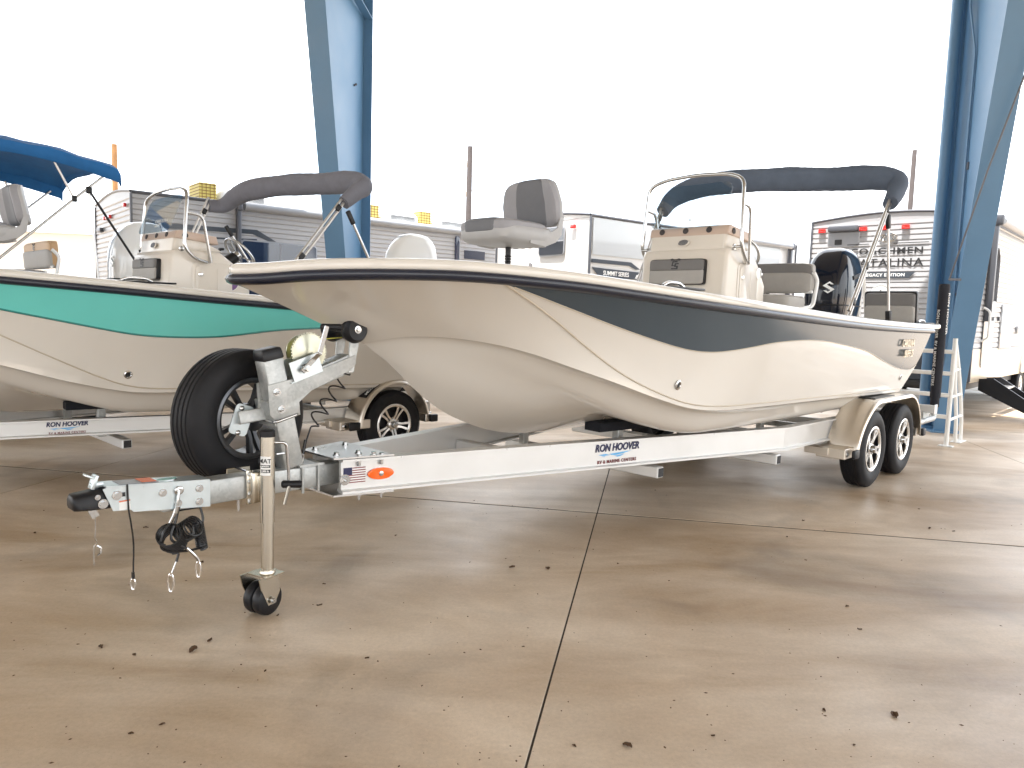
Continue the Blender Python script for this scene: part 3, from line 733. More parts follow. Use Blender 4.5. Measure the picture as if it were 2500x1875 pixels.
    g = G(); g.loft([[(4.99, .0, 1.292), (4.99, -.045, 1.292)], [(4.88, .01, 1.296), (4.88, -.03, 1.29)], [(4.79, .02, 1.305), (4.78, -.02, 1.298)]]); so_ = g.build('winch_strap', 'strap', t)
    so_.modifiers.new('thick', 'SOLIDIFY').thickness = .003
    # spare wheel on its bracket
    so = Vector((5.225, -.235, .888)); sa = Vector((-.20, .98, 0))
    g = G(); g.lathe([(.06, .09), (.062, .105), (.05, .11), (.001, .11)], so, sa, 24); sp = g.build('spare_wheel', 'rimshade', t)
    g = G(); tyre_mesh(g, so, sa, .345, .215, .2); g.build('tyre', 'rubber', sp, ang=30)
    rim_meshes(sp, so, sa, .088, .2, 'rimshade', 'rimshade')
    g = G(); a_, b_ = at(.93) + Vector((-.02, -.045, .0)), Vector((5.315, -.085, .905)); e = b_ - a_
    g.box((a_ + b_) / 2, (.062, .062, e.length), Vector((0, 0, 1)).rotation_difference(e).to_matrix(), bev=.006); q_ = at(.93)
    g.box(q_ + Vector((.058, -.03, -.0)), (.012, .16, .13), rot, bev=.004, seg=1)
    br = g.build('spare_bracket', 'galv', sp)
    g = G(); m = frame((5.295, -.095, .895), (1, 0, .35), (-.35, 0, 1)); g.prism(rrect(.095, .15, .02), m @ Matrix.Rotation(R(0), 4, 'X'), -.006); g.build('spare_plate', 'zinc', br)
    g = G()
    for dx, dz in ((.0, .058), (.02, -.06)): g.lathe([(.013, 0), (.013, .01), (.008, .016), (.001, .018)], (5.295 + dx, -.093, .895 + dz), (0, 1, 0), 14)
    g.build('lug_nut', 'steel', br)
    # coupler
    g = G(); side = [(5.52, .655), (5.95, .686), (5.968, .680), (5.93, .583), (5.86, .577), (5.85, .566), (5.52, .534)]
    for y in (.054, -.060): g.prism(side, frame((0, y, 0), (1, 0, 0), (0, 0, 1)), .0055 if y < 0 else -.0055)
    a_, b_ = Vector((5.52, 0, .655)), Vector((5.955, 0, .686)); e = b_ - a_
    g.box((a_ + b_) / 2 + Vector((0, 0, .002)), (e.length, .119, .006), Matrix.Rotation(-math.atan2(e.z, e.x), 3, 'Y')); cs = g.build('coupler_sleeve', 'zinc', t, smooth=False)
    g = G()
    for x, z in ((5.57, .625), (5.57, .565), (5.66, .63), (5.665, .572), (5.73, .63)): bolt(g, (x, .0595, z), (0, 1, 0), .012, .010)
    bolt(g, (5.915, .0595, .648), (0, 1, 0), .014, .012); g.build('coupler_bolt', 'steel', cs)
    g = G(); g.box((5.905, .0598, .648), (.045, .002, .018)); g.build('slot', 'rv_under', cs, smooth=False)
    m = frame((5.885, .0598, .605), (-1, 0, .03), (0, 0, 1)); decal([(-.022, -.022), (.022, -.022), (.022, .018), (-.022, .018)], 'offwhite', cs, m, 'warning_label', .0008)
    decal([(-.022, .012), (.022, .012), (.022, .018), (-.022, .018)], 'orange', cs, m @ Matrix.Translation((0, 0, .001)), 'warning_stripe', .0006)
    g = G(); g.box((5.82, 0, .6835), (.16, .09, .002), Matrix.Rotation(-.07, 3, 'Y')); g.build('top_label', 'rv_awn', cs, smooth=False)
    g = G(); g.box((5.78, .005, .685), (.06, .08, .002), Matrix.Rotation(-.07, 3, 'Y')); g.build('danger_label', 'orange', cs, smooth=False)
    g = G(); el = [(5.69 + .045 * math.cos(a), .025 * math.sin(a)) for a in np.linspace(0, 2 * math.pi, 24)[:-1]]; g.prism(el, frame((0, 0, .6712), (1, 0, 0), (0, 1, 0)), .004); g.build('fluid_cap', 'steel', cs)
    g = G()
    rows = []
    for x, hw, z0, z1 in ((5.90, .046, .592, .674), (5.96, .046, .592, .676), (6.01, .047, .594, .668), (6.05, .047, .598, .664), (6.068, .044, .600, .662), (6.074, .036, .606, .655)):
        rows.append([(x, y_, z_) for y_, z_ in ((-hw, z0 + .008), (-hw + .01, z0), (hw - .01, z0), (hw, z0 + .008), (hw, z1 - .016), (hw - .016, z1), (-hw + .016, z1), (-hw, z1 - .016))])
    rg = g.loft(rows, True); g.face(rg[0]); g.face(rg[-1][::-1]); ch = g.build('coupler_head', 'black', t, ang=50)
    g = G(); g.box((5.985, .0, .705), (.014, .05, .06), Matrix.Rotation(R(-18), 3, 'Y'), bev=.003); g.box((6.0, 0, .728), (.04, .045, .008), Matrix.Rotation(R(-30), 3, 'Y'), bev=.002); g.box((5.975, .0, .69), (.05, .03, .02), bev=.004); g.build('coupler_latch', 'zinc', ch)
    g = G(); bolt(g, (5.965, .048, .618), (0, 1, 0), .014, .014); bolt(g, (5.985, .048, .648), (0, 1, 0), .008, .006); g.box((5.998, .03, .585), (.03, .008, .05), Matrix.Rotation(R(25), 3, 'Y')); g.build('coupler_pin', 'steel', ch)
    # jack
    J = Vector((5.285, .145, 0))
    g = G(); g.lathe([(.034, .436), (.034, .852), (.03, .856)], J, (0, 0, 1), 28); jk = g.build('tongue_jack', 'nickel', t)
    g = G(); g.lathe([(.0355, .845), (.0355, .872), (.028, .878), (.001, .878)], J, (0, 0, 1), 24); g.build('jack_cap', 'black', jk)
    g = G(); g.lathe([(.0295, .19), (.0295, .45)], J, (0, 0, 1), 24); g.build('inner_tube', 'nickel', jk)
    g = G(); g.box((5.335, .066, .596), (.03, .012, .165), bev=.004); g.box((5.295, .084, .596), (.085, .03, .15), bev=.010); g.box((5.285, .10, .596), (.06, .03, .12), bev=.006); g.box((5.33, -.056, .596), (.12, .010, .15), bev=.003, seg=1); g.build('jack_bracket', 'nickel', jk)
    g = G()
    for z in (.66, .625, .565, .53): bolt(g, (5.335, .072, z), (0, 1, 0), .009, .006)
    g.tube([(5.345, .06, .672), (5.345, -.05, .672)], .006, 8); g.tube([(5.335, -.045, .53), (5.335, -.045, .46)], .006, 6); g.build('bracket_bolt', 'steel', jk)
    wx = Vector((-.686, .728, 0)); wx = Matrix.Rotation(R(-28), 3, 'Z') @ wx; wy = Vector((0, 0, 1)).cross(wx)
    cw = J + Vector((0, 0, .078)) + wy * -.03
    g = G()
    for sg in (-1, 1):
        m = frame(cw + wx * (sg * .062) - wx * .003, -wy, (0, 0, 1)); g.prism([(-.045, .09), (-.052, .03), (-.02, -.022), (.02, -.022), (.06, .06), (.075, .115), (-.03, .115)], m, .006)
    rwm = Matrix((wx, wy, Vector((0, 0, 1)))).transposed()
    g.box(cw + Vector((0, 0, .113)) + wy * .022, (.130, .112, .006), rwm, bev=.002, seg=1); g.lathe([(.04, .188), (.036, .205)], J, (0, 0, 1), 20); fk = g.build('caster_fork', 'nickel', jk, smooth=False)
    g = G()
    for sg in (-1, 1): g.lathe([(.02, -.026), (.062, -.027), (.073, -.02), (.0765, -.008), (.0765, .008), (.073, .020), (.062, .027), (.02, .026)], cw + wx * (sg * .029), wx, 32)
    cwo = g.build('caster_wheel', 'black', jk)
    g = G(); g.tube([cw - wx * .075, cw + wx * .075], .008, 8); bolt(g, cw + wx * .066, wx, .011, .01); bolt(g, cw - wx * .066, -wx, .011, .01); g.build('caster_axle', 'steel', jk)
    g = G(); h0 = J + Vector((-.03, .012, .815))
    g.tube(round_path([h0 + Vector((0, 0, .0)), h0 + Vector((-.055, .012, -.004)), h0 + Vector((-.068, .01, -.16)), h0 + Vector((-.068, .01, -.20))], .025), .0075, 10)
    g.tube([J + Vector((-.035, .02, .76)), J + Vector((-.075, .02, .76))], .004, 6); g.tube([h0 + Vector((-.06, .03, -.21)), h0 + Vector((-.04, .02, -.30))], .008, 8); g.build('jack_handle', 'steel', jk)
    g = G(); g.lathe([(.012, 0), (.019, .008), (.017, .04), (.019, .085), (.014, .094), (.001, .095)], h0 + Vector((-.035, .0, -.205)), (-.8, .6, 0), 18); g.build('handle_grip', 'black', jk)
    # label wrapped round the jack
    to_cam = Vector((6.993 - 5.285, 3.316 - .145, 0)).normalized(); base = math.atan2(to_cam.y, to_cam.x) - .35
    def wrap(name, m, a0_, a1_, z0, z1, r):
        g = G(); rows = []
        for k in range(9):
            a_ = base + a0_ + (a1_ - a0_) * k / 8
            rows.append([J + Vector((math.cos(a_) * r, math.sin(a_) * r, z)) for z in (z0, z1)])
        g.loft(rows); return g.build(name, m, jk)
    wrap('jack_label', 'offwhite', -.75, .75, .665, .755, .0345)
    wrap('label_band', 'inkblack', -.72, .72, .702, .715, .0347); wrap('label_band', 'inkblack', -.62, .72, .678, .694, .0347)
    tx = Vector((-math.sin(base), math.cos(base), 0))
    for txt, z, sz, mm in (('MAT', .733, .03, 'inkblack'), ('CAPACITY', .7085, .009, 'offwhite'), ('1,500 lb', .686, .0125, 'offwhite')):
        lettering(txt, sz, mm, jk, frame(J + Vector((math.cos(base), math.sin(base), 0)) * .0352 + Vector((0, 0, z)), tx, (0, 0, 1)), bold=.0004, depth=.0004)
    # break-away cable, safety cables with coil, retained pin
    g = G(); g.tube(smooth_path([(5.875, .064, .69), (5.872, .066, .58), (5.862, .06, .52), (5.85, .05, .43), (5.85, .045, .33), (5.852, .045, .275)], 6), .0035, 6); g.tube([(5.852, .045, .30), (5.852, .045, .272)], .007, 8); bc = g.build('breakaway_cable', 'cable', t)
    def hook(p, L_, r=.010, nm='snap_hook', par=None):
        p = Vector(p); g = G(); c_ = p - Vector((0, 0, L_ / 2)); tx_ = Vector((-.4, .5, 0)).normalized()
        g.tube([c_ + tx_ * (r * math.cos(a)) + Vector((0, 0, L_ / 2 * math.sin(a))) for a in np.linspace(0, 2 * math.pi, 17)[:-1]], .0035, 6, closed=True); return g.build(nm, 'chrome', par)
    hook((5.852, .045, .272), .05, par=bc)
    g = G(); g.tube(smooth_path([(5.665, .07, .632), (5.672, .075, .59), (5.685, .07, .53), (5.70, .06, .49)], 5), .008, 8); g.lathe([(.016, .06), (.02, .063), (.02, .07), (.016, .073)], (5.663, 0, .632), (0, 1, 0), 16); g.tube([(5.675, .076, .565), (5.682, .073, .535)], .0105, 8); lead = g.build('cable_lead', 'steel', t)
    def coil(c_, ax, n, r, L_, wire, ph=0):
        a, u, v = basis(ax); c_ = Vector(c_)
        return [c_ + a * (L_ * (i / (n * 16) - .5)) + (u * math.cos(i * math.pi / 8 + ph) + v * math.sin(i * math.pi / 8 + ph)) * r for i in range(n * 16 + 1)]
    g = G(); g.tube(coil((5.69, .05, .415), (.5, .6, .6), 7, .050, .11, .006), .005, 6); g.tube(coil((5.622, .06, .445), (-.3, .75, .5), 6, .044, .09, .006), .005, 6); g.tube(coil((5.565, .05, .405), (.12, -.1, 1), 14, .021, .125, .006), .0055, 6)
    g.tube(smooth_path([(5.555, .03, .535), (5.548, .045, .48), (5.555, .05, .455)], 5), .0055, 6); g.tube(smooth_path([(5.69, .06, .50), (5.735, .07, .45), (5.74, .07, .385), (5.68, .07, .36), (5.62, .07, .352), (5.575, .06, .35)], 6), .006, 6)
    g.tube(smooth_path([(5.66, .06, .56), (5.675, .06, .50), (5.70, .07, .42), (5.66, .08, .385), (5.625, .085, .355)], 6), .006, 6); g.tube([(5.665, .06, .345), (5.675, .06, .31)], .006, 6)
    g.box((5.60, .02, .535), (.12, .03, .018), bev=.005); cc = g.build('safety_cable', 'cable', t)
    g = G(); g.tube(smooth_path([(5.64, .085, .37), (5.61, .09, .335), (5.59, .09, .305)], 5), .007, 8); g.tube(smooth_path([(5.675, .06, .31), (5.69, .06, .275), (5.70, .06, .25)], 5), .004, 6); g.build('cable_ferrule', 'steel', cc)
    hook((5.59, .09, .30), .075, .011, par=cc); hook((5.70, .06, .262), .085, .013, par=cc)
    g = G(); g.tube(smooth_path([(5.99, .03, .50), (5.992, .03, .47), (5.985, .03, .455), (5.995, .03, .445), (5.998, .03, .41), (5.998, .03, .36)], 5), .0018, 6); g.tube([(5.985, .03, .44), (5.97, .03, .43), (5.972, .03, .405), (5.985, .03, .398)], .004, 6); pn = g.build('hitch_pin', 'steel', t)
    g = G(); g.tube([(5.99, .03, .60), (5.99, .03, .50)], .0012, 5); g.build('pin_wire', 'steel', pn)
    # coiled bow tether
    c0, c1 = Vector((4.76, .03, 1.13)), Vector((4.985, .03, .845)); ax = c1 - c0; a, u, v = basis(ax)
    pts = [c0 + ax * (i / 72) + (u * math.cos(i * math.pi / 8) + v * math.sin(i * math.pi / 8)) * (.036 * min(1, i / 8, (73 - i) / 8)) for i in range(73)]
    g = G(); g.tube(pts + [c1 + Vector((.02, 0, -.05)), c1 + Vector((.045, 0, -.13))], .0045, 6); g.tube([c1 + Vector((.03, 0, -.06)), c1 + Vector((.045, 0, -.13))], .008, 8); bt = g.build('bow_tether', 'cable', t)
    g = G(); c_ = c1 + Vector((.065, 0, -.175)); dd = Vector((.35, 0, -1)).normalized(); ee = Vector((.9, .1, .32)).normalized()
    g.tube([c_ + dd * .048 * math.sin(a_) + ee * .018 * math.cos(a_) for a_ in np.linspace(0, 2 * math.pi, 21)[:-1]], .0055, 8, closed=True); c_ = c_ + dd * .06 + Vector((.005, 0, 0)); g.tube([c_ + dd * .04 * math.sin(a_) + Vector((0, 1, 0)) * .014 * math.cos(a_) for a_ in np.linspace(0, 2 * math.pi, 21)[:-1]], .005, 8, closed=True); g.build('quick_link', 'steel', bt)
def guide_poles(t, x, y, label=True):
    for sg in (1, -1):
        g = G(); g.tube(round_path([(x + .75, sg * y, .43), (x + .02, sg * y, .43), (x, sg * y, .50), (x, sg * y, .62)], .06), .033, 12); gp = g.build('guide_pole', 'galv', t)
        g = G(); g.lathe([(.044, .555), (.046, .558), (.046, .66), (.054, .66), (.056, 1.90), (.05, 1.925), (.001, 1.925)], (x, sg * y, 0), (0, 0, 1), 24); sl_ = g.build('pole_sleeve', 'foam', gp)
        if sg == 1 and label:
            a_ = math.atan2(3.316 - y, 6.993 - x) - .75
            dirv = Vector((math.cos(a_), math.sin(a_), 0)); tx = Vector((-math.sin(a_), math.cos(a_), 0))
            lettering('RON HOOVER  RV & MARINE CENTERS', .046, 'offwhite', sl_, frame(Vector((x, y, 1.22)) + dirv * .0562, (0, 0, -1), tx), bold=.0006, depth=.0006, sx=1.05)
            a_ = math.atan2(3.316 - y, 6.993 - x) + 1.25; dirv = Vector((math.cos(a_), math.sin(a_), 0)); tx = Vector((-math.sin(a_), math.cos(a_), 0))
            lettering('RON HOOVER', .07, 'offwhite', sl_, frame(Vector((x, y, 1.6)) + dirv * .0562, (0, 0, -1), tx), bold=.001, depth=.0006)
        g = G(); g.box((x + .30, sg * (y - .05), .49), (.2, .1, .08), bev=.004, seg=1); g.build('pole_clamp', 'galv', gp, smooth=False)
    g = G(); g.box((x + .32, 0, .56), (.07, 2 * y + .16, .085), bev=.006, seg=1); rc = g.build('rear_bar', 'alumbeam', t, smooth=False)
    g = G()
    for sg in (1, -1): g.box((x + .30, sg * (y + .085), .56), (.11, .012, .10), bev=.003, seg=1)
    g.build('light_plate', 'alum', rc, smooth=False)

# ================================================================== BOATS
def spow(x, e): return math.copysign(abs(x) ** e, x)
def sellip(g, c, d, e1=.3, e2=.35, ax=((1, 0, 0), (0, 1, 0), (0, 0, 1)), nphi=13, nth=32, deform=None):
    """super-ellipsoid: ax[0] is the thickness axis, ax[1]/ax[2] the face"""
    c = Vector(c); A = [Vector(a) for a in ax]; rows = []
    for i in range(nphi):
        ph = -math.pi / 2 + math.pi * i / (nphi - 1); k = abs(math.cos(ph)) ** e1 if 0 < i < nphi - 1 else .02; row = []
        for j in range(nth):
            t = 2 * math.pi * j / nth
            p = [d[0] / 2 * spow(math.sin(ph), e1), d[1] / 2 * k * spow(math.cos(t), e2), d[2] / 2 * k * spow(math.sin(t), e2)]
            if deform: p = deform(p)
            row.append(c + A[0] * p[0] + A[1] * p[1] + A[2] * p[2])
        rows.append(row)
    rg = g.loft(rows, True); g.face(rg[0][::-1]); g.face(rg[-1])
    return g
def tilt(deg, flip=1):
    a = R(deg); return ((math.cos(a), 0, math.sin(a)), (0, 1, 0), (-math.sin(a), 0, math.cos(a)))
def motor_s(mtx, s_, parent, m='badge'):
    P = [(.85, .5), (.1, 1.), (-1., .3), (.35, -.45), (-.08, -.70), (-.35, -.52), (-.85, -.5), (-.1, -1.), (1., -.3), (-.35, .45), (.08, .70), (.35, .52)]
    g = G(); g.prism([(x * s_, y * s_) for x, y in P][::-1], mtx, .004); return g.build('motor_badge', m, parent, smooth=False)
def maker_logo(mtx, s_, parent):
    g = G()
    C_ = [(.5, .5), (-.55, .5), (-.75, -.35), (-.15, -.35), (-.12, -.2), (-.45, -.2), (-.35, .3), (.45, .3)]
    S2 = [(.75, .15), (-.05, .15), (-.2, -.5), (.25, -.5), (.22, -.7), (-.75, -.7), (-.8, -.9), (.5, -.9), (.6, -.3), (.15, -.3), (.2, -.05), (.7, -.05)]
    for P in (C_, S2): g.prism([(x * s_, y * s_ + .1 * s_) for x, y in P], mtx, .0015)
    for sg in (-1, 1):
        pts = [mtx @ Vector((x * s_, y * s_, .001)) for x, y in ((.05, .62), (.05 + sg * .3, .75), (.05 + sg * .75, .72), (.05 + sg * .95, .92), (.05 + sg * .55, 1.0), (.05 + sg * .35, .82))]
        g.tube(smooth_path(pts, 4), .055 * s_, 5)
    return g.build('maker_logo', 'logo', parent, smooth=False)
def pts_on(table, s):
    return float(np.interp(s, [a for a, b in table], [b for a, b in table]))
def dense(table):
    f = curve([(a, b, 0) for a, b in table]); q = [f(i / 80) for i in range(81)]
    return [(float(p[0]), float(p[1])) for p in q]
def pedestal_seat(b, x, zdeck):
    g = G(); g.cyl((x, 0, zdeck), (x, 0, zdeck + .10), .034, seg=18); g.lathe([(.11, 0), (.11, .008), (.09, .012), (.001, .012)], (x, 0, zdeck), (0, 0, 1), 24); base = g.build('pedestal_seat', 'badge', b)
    z0 = zdeck + .10
    g = G(); g.cyl((x, 0, z0), (x, 0, z0 + .16), .018, seg=12)
    for k in range(5): g.lathe([(.018, 0), (.026, .004), (.018, .008)], (x, 0, z0 + .015 + k * .018), (0, 0, 1), 14)
    g.build('seat_post', 'black', base)
    g = G(); g.box((x - .03, 0, z0 + .165), (.36, .28, .012), bev=.004, seg=1)
    for k in (-.09, -.03, .03, .09): g.box((x - .03, k, z0 + .157), (.30, .018, .008))
    g.build('seat_plate', 'seat_shell', base, smooth=False)
    zs = z0 + .235; xs = x + .02
    bend = lambda p: [p[0] + (.06 * max(0, p[1] + .02) ** 2 * 6 - .02 if p[1] > 0 else p[1] * .10), p[1], p[2]]
    axc = ((0, 0, 1), (1, 0, 0), (0, 1, 0))
    g = G(); sellip(g, (xs, 0, zs - .015), (.13, .50, .47), .55, .5, axc, 13, 40, lambda p: [p[0] * (1 if p[0] > 0 else 1.1) - (.03 if p[1] > .12 and p[0] < 0 else 0) * 0 + .10 * min(0, p[1] + .12) * -1 * (1 if p[0] > 0 else .2) , p[1], p[2]]); g.build('seat_base', 'seat_shell', base)
    g = G(); sellip(g, (xs + .03, 0, zs + .02), (.10, .44, .45), .5, .45, axc, 11, 36); g.build('seat_cushion', 'seat_light', base)
    g = G(); sellip(g, (xs + .06, 0, zs + .022), (.106, .40, .29), .45, .3, axc, 11, 32); g.build('cushion_panel', 'seat_dark', base)
    # arms of the hinge
    for sg in (1, -1):
        g = G(); m = frame((xs, sg * .232 - .005, zs), (1, 0, 0), (0, 0, 1))
        P = [(.02, -.075), (-.12, -.085), (-.22, -.05), (-.275, .0), (-.295, .13), (-.26, .14), (-.235, .04), (-.18, .01), (-.08, -.01), (.02, -.03)]
        g.prism(P, m, .010, bev=.003); g.build('seat_hinge', 'seat_shell', base)
    tb = tilt(-10); cz = zs + .215
    cur = lambda p: [p[0] + 1.1 * p[1] ** 2, p[1] * (1 - .22 * max(0, p[2]) / .2), p[2]]
    g = G(); sellip(g, (xs - .275, 0, cz), (.09, .47, .31), .5, .42, tb, 13, 44, cur); g.build('seat_back', 'seat_light', base)
    g = G(); sellip(g, (xs - .262, 0, cz), (.085, .27, .31), .45, .32, tb, 13, 36, cur); g.build('back_panel', 'seat_dark', base)
    g = G(); sellip(g, (xs - .305, 0, cz), (.05, .465, .305), .3, .40, tb, 11, 40, cur); g.build('back_shell', 'seat_shell', base)
    return base
def outboard(b, x, m, zt=2.34):
    g = G(); rows = []
    prof = [(1.28, .26, .34, 0), (1.36, .30, .40, 0), (1.50, .335, .46, -.02), (1.66, .36, .50, -.03), (1.82, .37, .52, -.04), (1.98, .365, .51, -.05), (2.10, .345, .48, -.06), (2.20, .305, .43, -.08), (2.27, .25, .36, -.09), (2.315, .18, .27, -.10), (2.335, .09, .14, -.11)]
    for z, hx, wy, off in prof:
        rows.append([(x + off + hx * spow(math.cos(t), .62) * (1.12 if math.cos(t) < 0 else 1), wy / 2 * spow(math.sin(t), .55), z) for t in np.linspace(0, 2 * math.pi, 49)[:-1]])
    rg = g.loft(rows, True); g.face(rg[0][::-1]); g.face(rg[-1]); om = g.build('outboard_motor', m, b, ang=60)
    g = G(); rows = []
    for z, k in ((1.655, 1.012), (1.675, 1.02), (1.68, 1.0)):
        pass
    hx = .362
    rows = [[(x - .03 + (hx + q) * spow(math.cos(t), .62) * (1.12 if math.cos(t) < 0 else 1), (.252 + q) * spow(math.sin(t), .55), z) for t in np.linspace(0, 2 * math.pi, 49)[:-1]] for z, q in ((1.655, -.004), (1.66, .006), (1.668, .006), (1.673, -.004))]
    g.loft(rows, True); g.build('cowl_seam', 'black', om)
    g = G(); mt = frame((x + .326, .055, 1.79), (0, 1, 0), (0, 0, 1)); g.bm.free(); motor_s(frame((x + .332, .09, 1.86), (0, 1, 0), (-.02, 0, 1)), .068, om)
    motor_s(frame((x - .08, .2655, 1.86), (-1, 0, 0), (0, 0, 1)), .075, om)
    g = G()
    for sg in (1, -1): g.box((x - .05, sg * .255, 2.0), (.22, .02, .05), Matrix.Rotation(R(12), 3, 'Y'), bev=.009)
    g.build('air_intake', 'black', om)
    g = G(); rows = []
    for z, hx, wy in ((1.30, .16, .24), (1.10, .13, .19), (.9, .11, .14), (.72, .11, .10), (.60, .16, .09), (.545, .24, .03)):
        rows.append([(x - .02 + hx * math.cos(t), wy / 2 * math.sin(t), z) for t in np.linspace(0, 2 * math.pi, 25)[:-1]])
    rg = g.loft(rows, True); g.face(rg[0][::-1]); g.face(rg[-1]); g.build('motor_leg', m, om)
    g = G(); g.box((x - .02, 0, .79), (.5, .22, .014), bev=.006); g.lathe([(.001, -.3), (.04, -.22), (.055, -.05), (.05, .12), (.03, .2), (.001, .22)], (x, 0, .62), (-1, 0, 0), 20)
    m_ = frame((x + .05, -.006, .56), (1, 0, 0), (0, 0, 1)); g.prism([(0.1, 0), (-.14, 0), (-.12, -.16), (-.02, -.17)], m_, .012); g.build('gearcase', m, om)
    g = G()
    for k in range(3):
        a_ = k * 2 * math.pi / 3; e = Vector((0, math.cos(a_), math.sin(a_))); f_ = Vector((0, -math.sin(a_), math.cos(a_)))
        rows = [[Vector((x - .24, 0, .62)) + e * r + f_ * (q * wq) + Vector((q * sl_, 0, 0)) for q in (-1, -.5, 0, .5, 1)] for r, wq, sl_ in ((.03, .03, .05), (.08, .06, .05), (.13, .07, .04), (.165, .045, .03), (.175, .01, .01))]
        g.loft(rows)
    pr_ = g.build('propeller', 'steel', om); pr_.modifiers.new('thick', 'SOLIDIFY').thickness = .006
    g = G(); g.box((x + .34, 0, 1.22), (.16, .26, .34), bev=.02); g.build('motor_bracket', 'black', om)
    return om
def console(b, xc, cush='cush_dark'):
    d = xc - 1.42
    def side_prism(g, P, y0, y1, bev): g.prism([(x + d, z) for x, z in P], frame((0, y1, 0), (1, 0, 0), (0, 0, 1)), (y1 - y0), bev)
    g = G()
    side_prism(g, [(1.46, 1.04), (1.425, 1.98), (1.40, 2.03), (1.36, 2.045), (.98, 2.045), (.84, 1.93), (.76, 1.74), (.70, 1.68), (.70, 1.04)], -.41, .41, .035)
    con = g.build('console', 'gelin', b, ang=55)
    g = G(); side_prism(g, [(1.385, 2.03), (1.365, 2.17), (1.15, 2.17), (.93, 2.05)], -.365, .365, .03); g.build('console_top', 'gelin', con, ang=55)
    g = G(); side_prism(g, [(1.372, 2.155), (1.355, 2.222), (1.32, 2.235), (1.0, 2.20), (.98, 2.12)], -.372, .375, .012); db = g.build('dash_band', 'dash', con, ang=55)
    g = G()
    for y in (-.25, -.02, .20): g.lathe([(.024, -.004), (.026, .006), (.02, .008), (.001, .008)], (1.362 + d, y, 2.195), (1, 0, .2), 20)
    g.lathe([(.024, -.004), (.026, .006), (.02, .008), (.001, .008)], (1.28 + d, .376, 2.185), (0, 1, .1), 20); g.build('dash_vent', 'poledark', db)
    # grille
    m = frame((1.388 + d, -.02, 2.095), (0, 1, 0), (-.12, 0, 1)); el = [(.06 * math.cos(a), .030 * math.sin(a)) for a in np.linspace(0, 2 * math.pi, 30)[:-1]]
    g = G(); g.prism(el, m, .008, bev=.003); gr = g.build('speaker_grille', 'gelin', con)
    g = G()
    for k in range(-5, 6):
        hh = .024 * math.sqrt(max(0, 1 - (k / 6) ** 2)); g.tube([m @ Vector((k * .008 - hh * .4, -hh, .009)), m @ Vector((k * .008 + hh * .4, hh, .009))], .0028, 5)
    g.build('grille_bar', 'rv_trim', gr)
    # front cushion
    cz, cw, ch, cy = 1.845, .52, .205, -.03
    def fx(z): return 1.425 + d + (1.98 - z) * .037
    tl = tilt(2.2)
    g = G(); sellip(g, (fx(cz) + .012, cy, cz), (.05, cw + .012, ch + .012), .15, .14, tl); g.build('cushion_back', 'black', con)
    g = G(); sellip(g, (fx(cz) + .028, cy, cz + .055), (.058, cw - .004, ch * .46), .3, .2, tl); cc = g.build('cushion', cush, con)
    g = G(); sellip(g, (fx(cz) + .026, cy, cz - .04), (.060, cw - .004, ch * .62), .3, .2, tl); g.build('cushion_lower', 'cush_light', con)
    maker_logo(frame((fx(cz) + .059, cy, cz + .060), (0, 1, 0), (0, 0, 1)), .048, cc)
    # side door
    P = rrect(.36, .74, .06, 6)
    g = G(); g.prism(P, frame((1.06 + d, .408, 1.56), (-1, 0, 0), (0, 0, 1)), .008, bev=.004); dr = g.build('console_door', 'gelin', con, ang=50)
    g = G(); g.prism(rrect(.30, .68, .05, 6), frame((1.06 + d, .416, 1.56), (-1, 0, 0), (0, 0, 1)), .006, bev=.003); g.box((1.02 + d, .423, 1.56), (.004, .002, .62)); g.build('door_panel', 'gelin', dr, ang=50)
    g = G(); g.lathe([(.022, 0), (.022, .006), (.016, .009), (.014, .006), (.001, .006)], (1.17 + d, .422, 1.81), (0, 1, 0), 22); g.box((1.17 + d, .432, 1.81), (.012, .006, .034), bev=.002); g.build('door_latch', 'chrome', dr)
    # windshield and stainless hoops
    g = G(); mw = frame((1.335 + d, 0, 2.405), (0, 1, 0), (-.36, 0, 1)); g.prism(rrect(.70, .40, .07, 6), mw, .006); ws = g.build('windshield', 'shield', con, smooth=False)
    lettering('CAROLINA', .055, 'white', ws, mw @ Matrix.Translation((.10, -.08, .007)), shear=.25, bold=-.001, depth=.0003); lettering('SKIFF', .055, 'white', ws, mw @ Matrix.Translation((.05, -.125, .007)), shear=.25, bold=-.001, depth=.0003)
    g = G(); g.tube(round_path([(1.12 + d, .44, 1.93), (1.24 + d, .475, 1.955), (1.33 + d, .475, 2.06), (1.29 + d, .45, 2.60), (1.27 + d, .30, 2.655), (1.26 + d, 0, 2.675), (1.27 + d, -.30, 2.655), (1.29 + d, -.45, 2.60), (1.33 + d, -.475, 2.06), (1.24 + d, -.475, 1.955), (1.12 + d, -.44, 1.93)], .10, 6), .0155, 12)
    hp = g.build('grab_rail', 'steel', con)
    for sg in (1, -1):
        g = G(); g.tube(round_path([(1.305 + d, .455 * sg, 2.40), (1.16 + d, .455 * sg, 2.385), (1.08 + d, .43 * sg, 1.93)], .08, 6), .0125, 10); g.tube([(1.325 + d, .475 * sg, 2.05), (1.325 + d, .40 * sg, 2.05)], .0125, 10)
        g.lathe([(.026, 0), (.024, .008), (.014, .010)], (1.325 + d, .41 * sg, 2.05), (0, sg, 0), 16); g.lathe([(.026, 0), (.024, .008), (.014, .010)], (1.10 + d, .40 * sg, 1.93), (0, sg, 0), 16); g.build('side_rail', 'steel', hp)
    # helm
    hc = Vector((.66 + d, .12, 2.07)); ha = Vector((-.80, 0, .6)).normalized(); a, u, v = basis(ha)
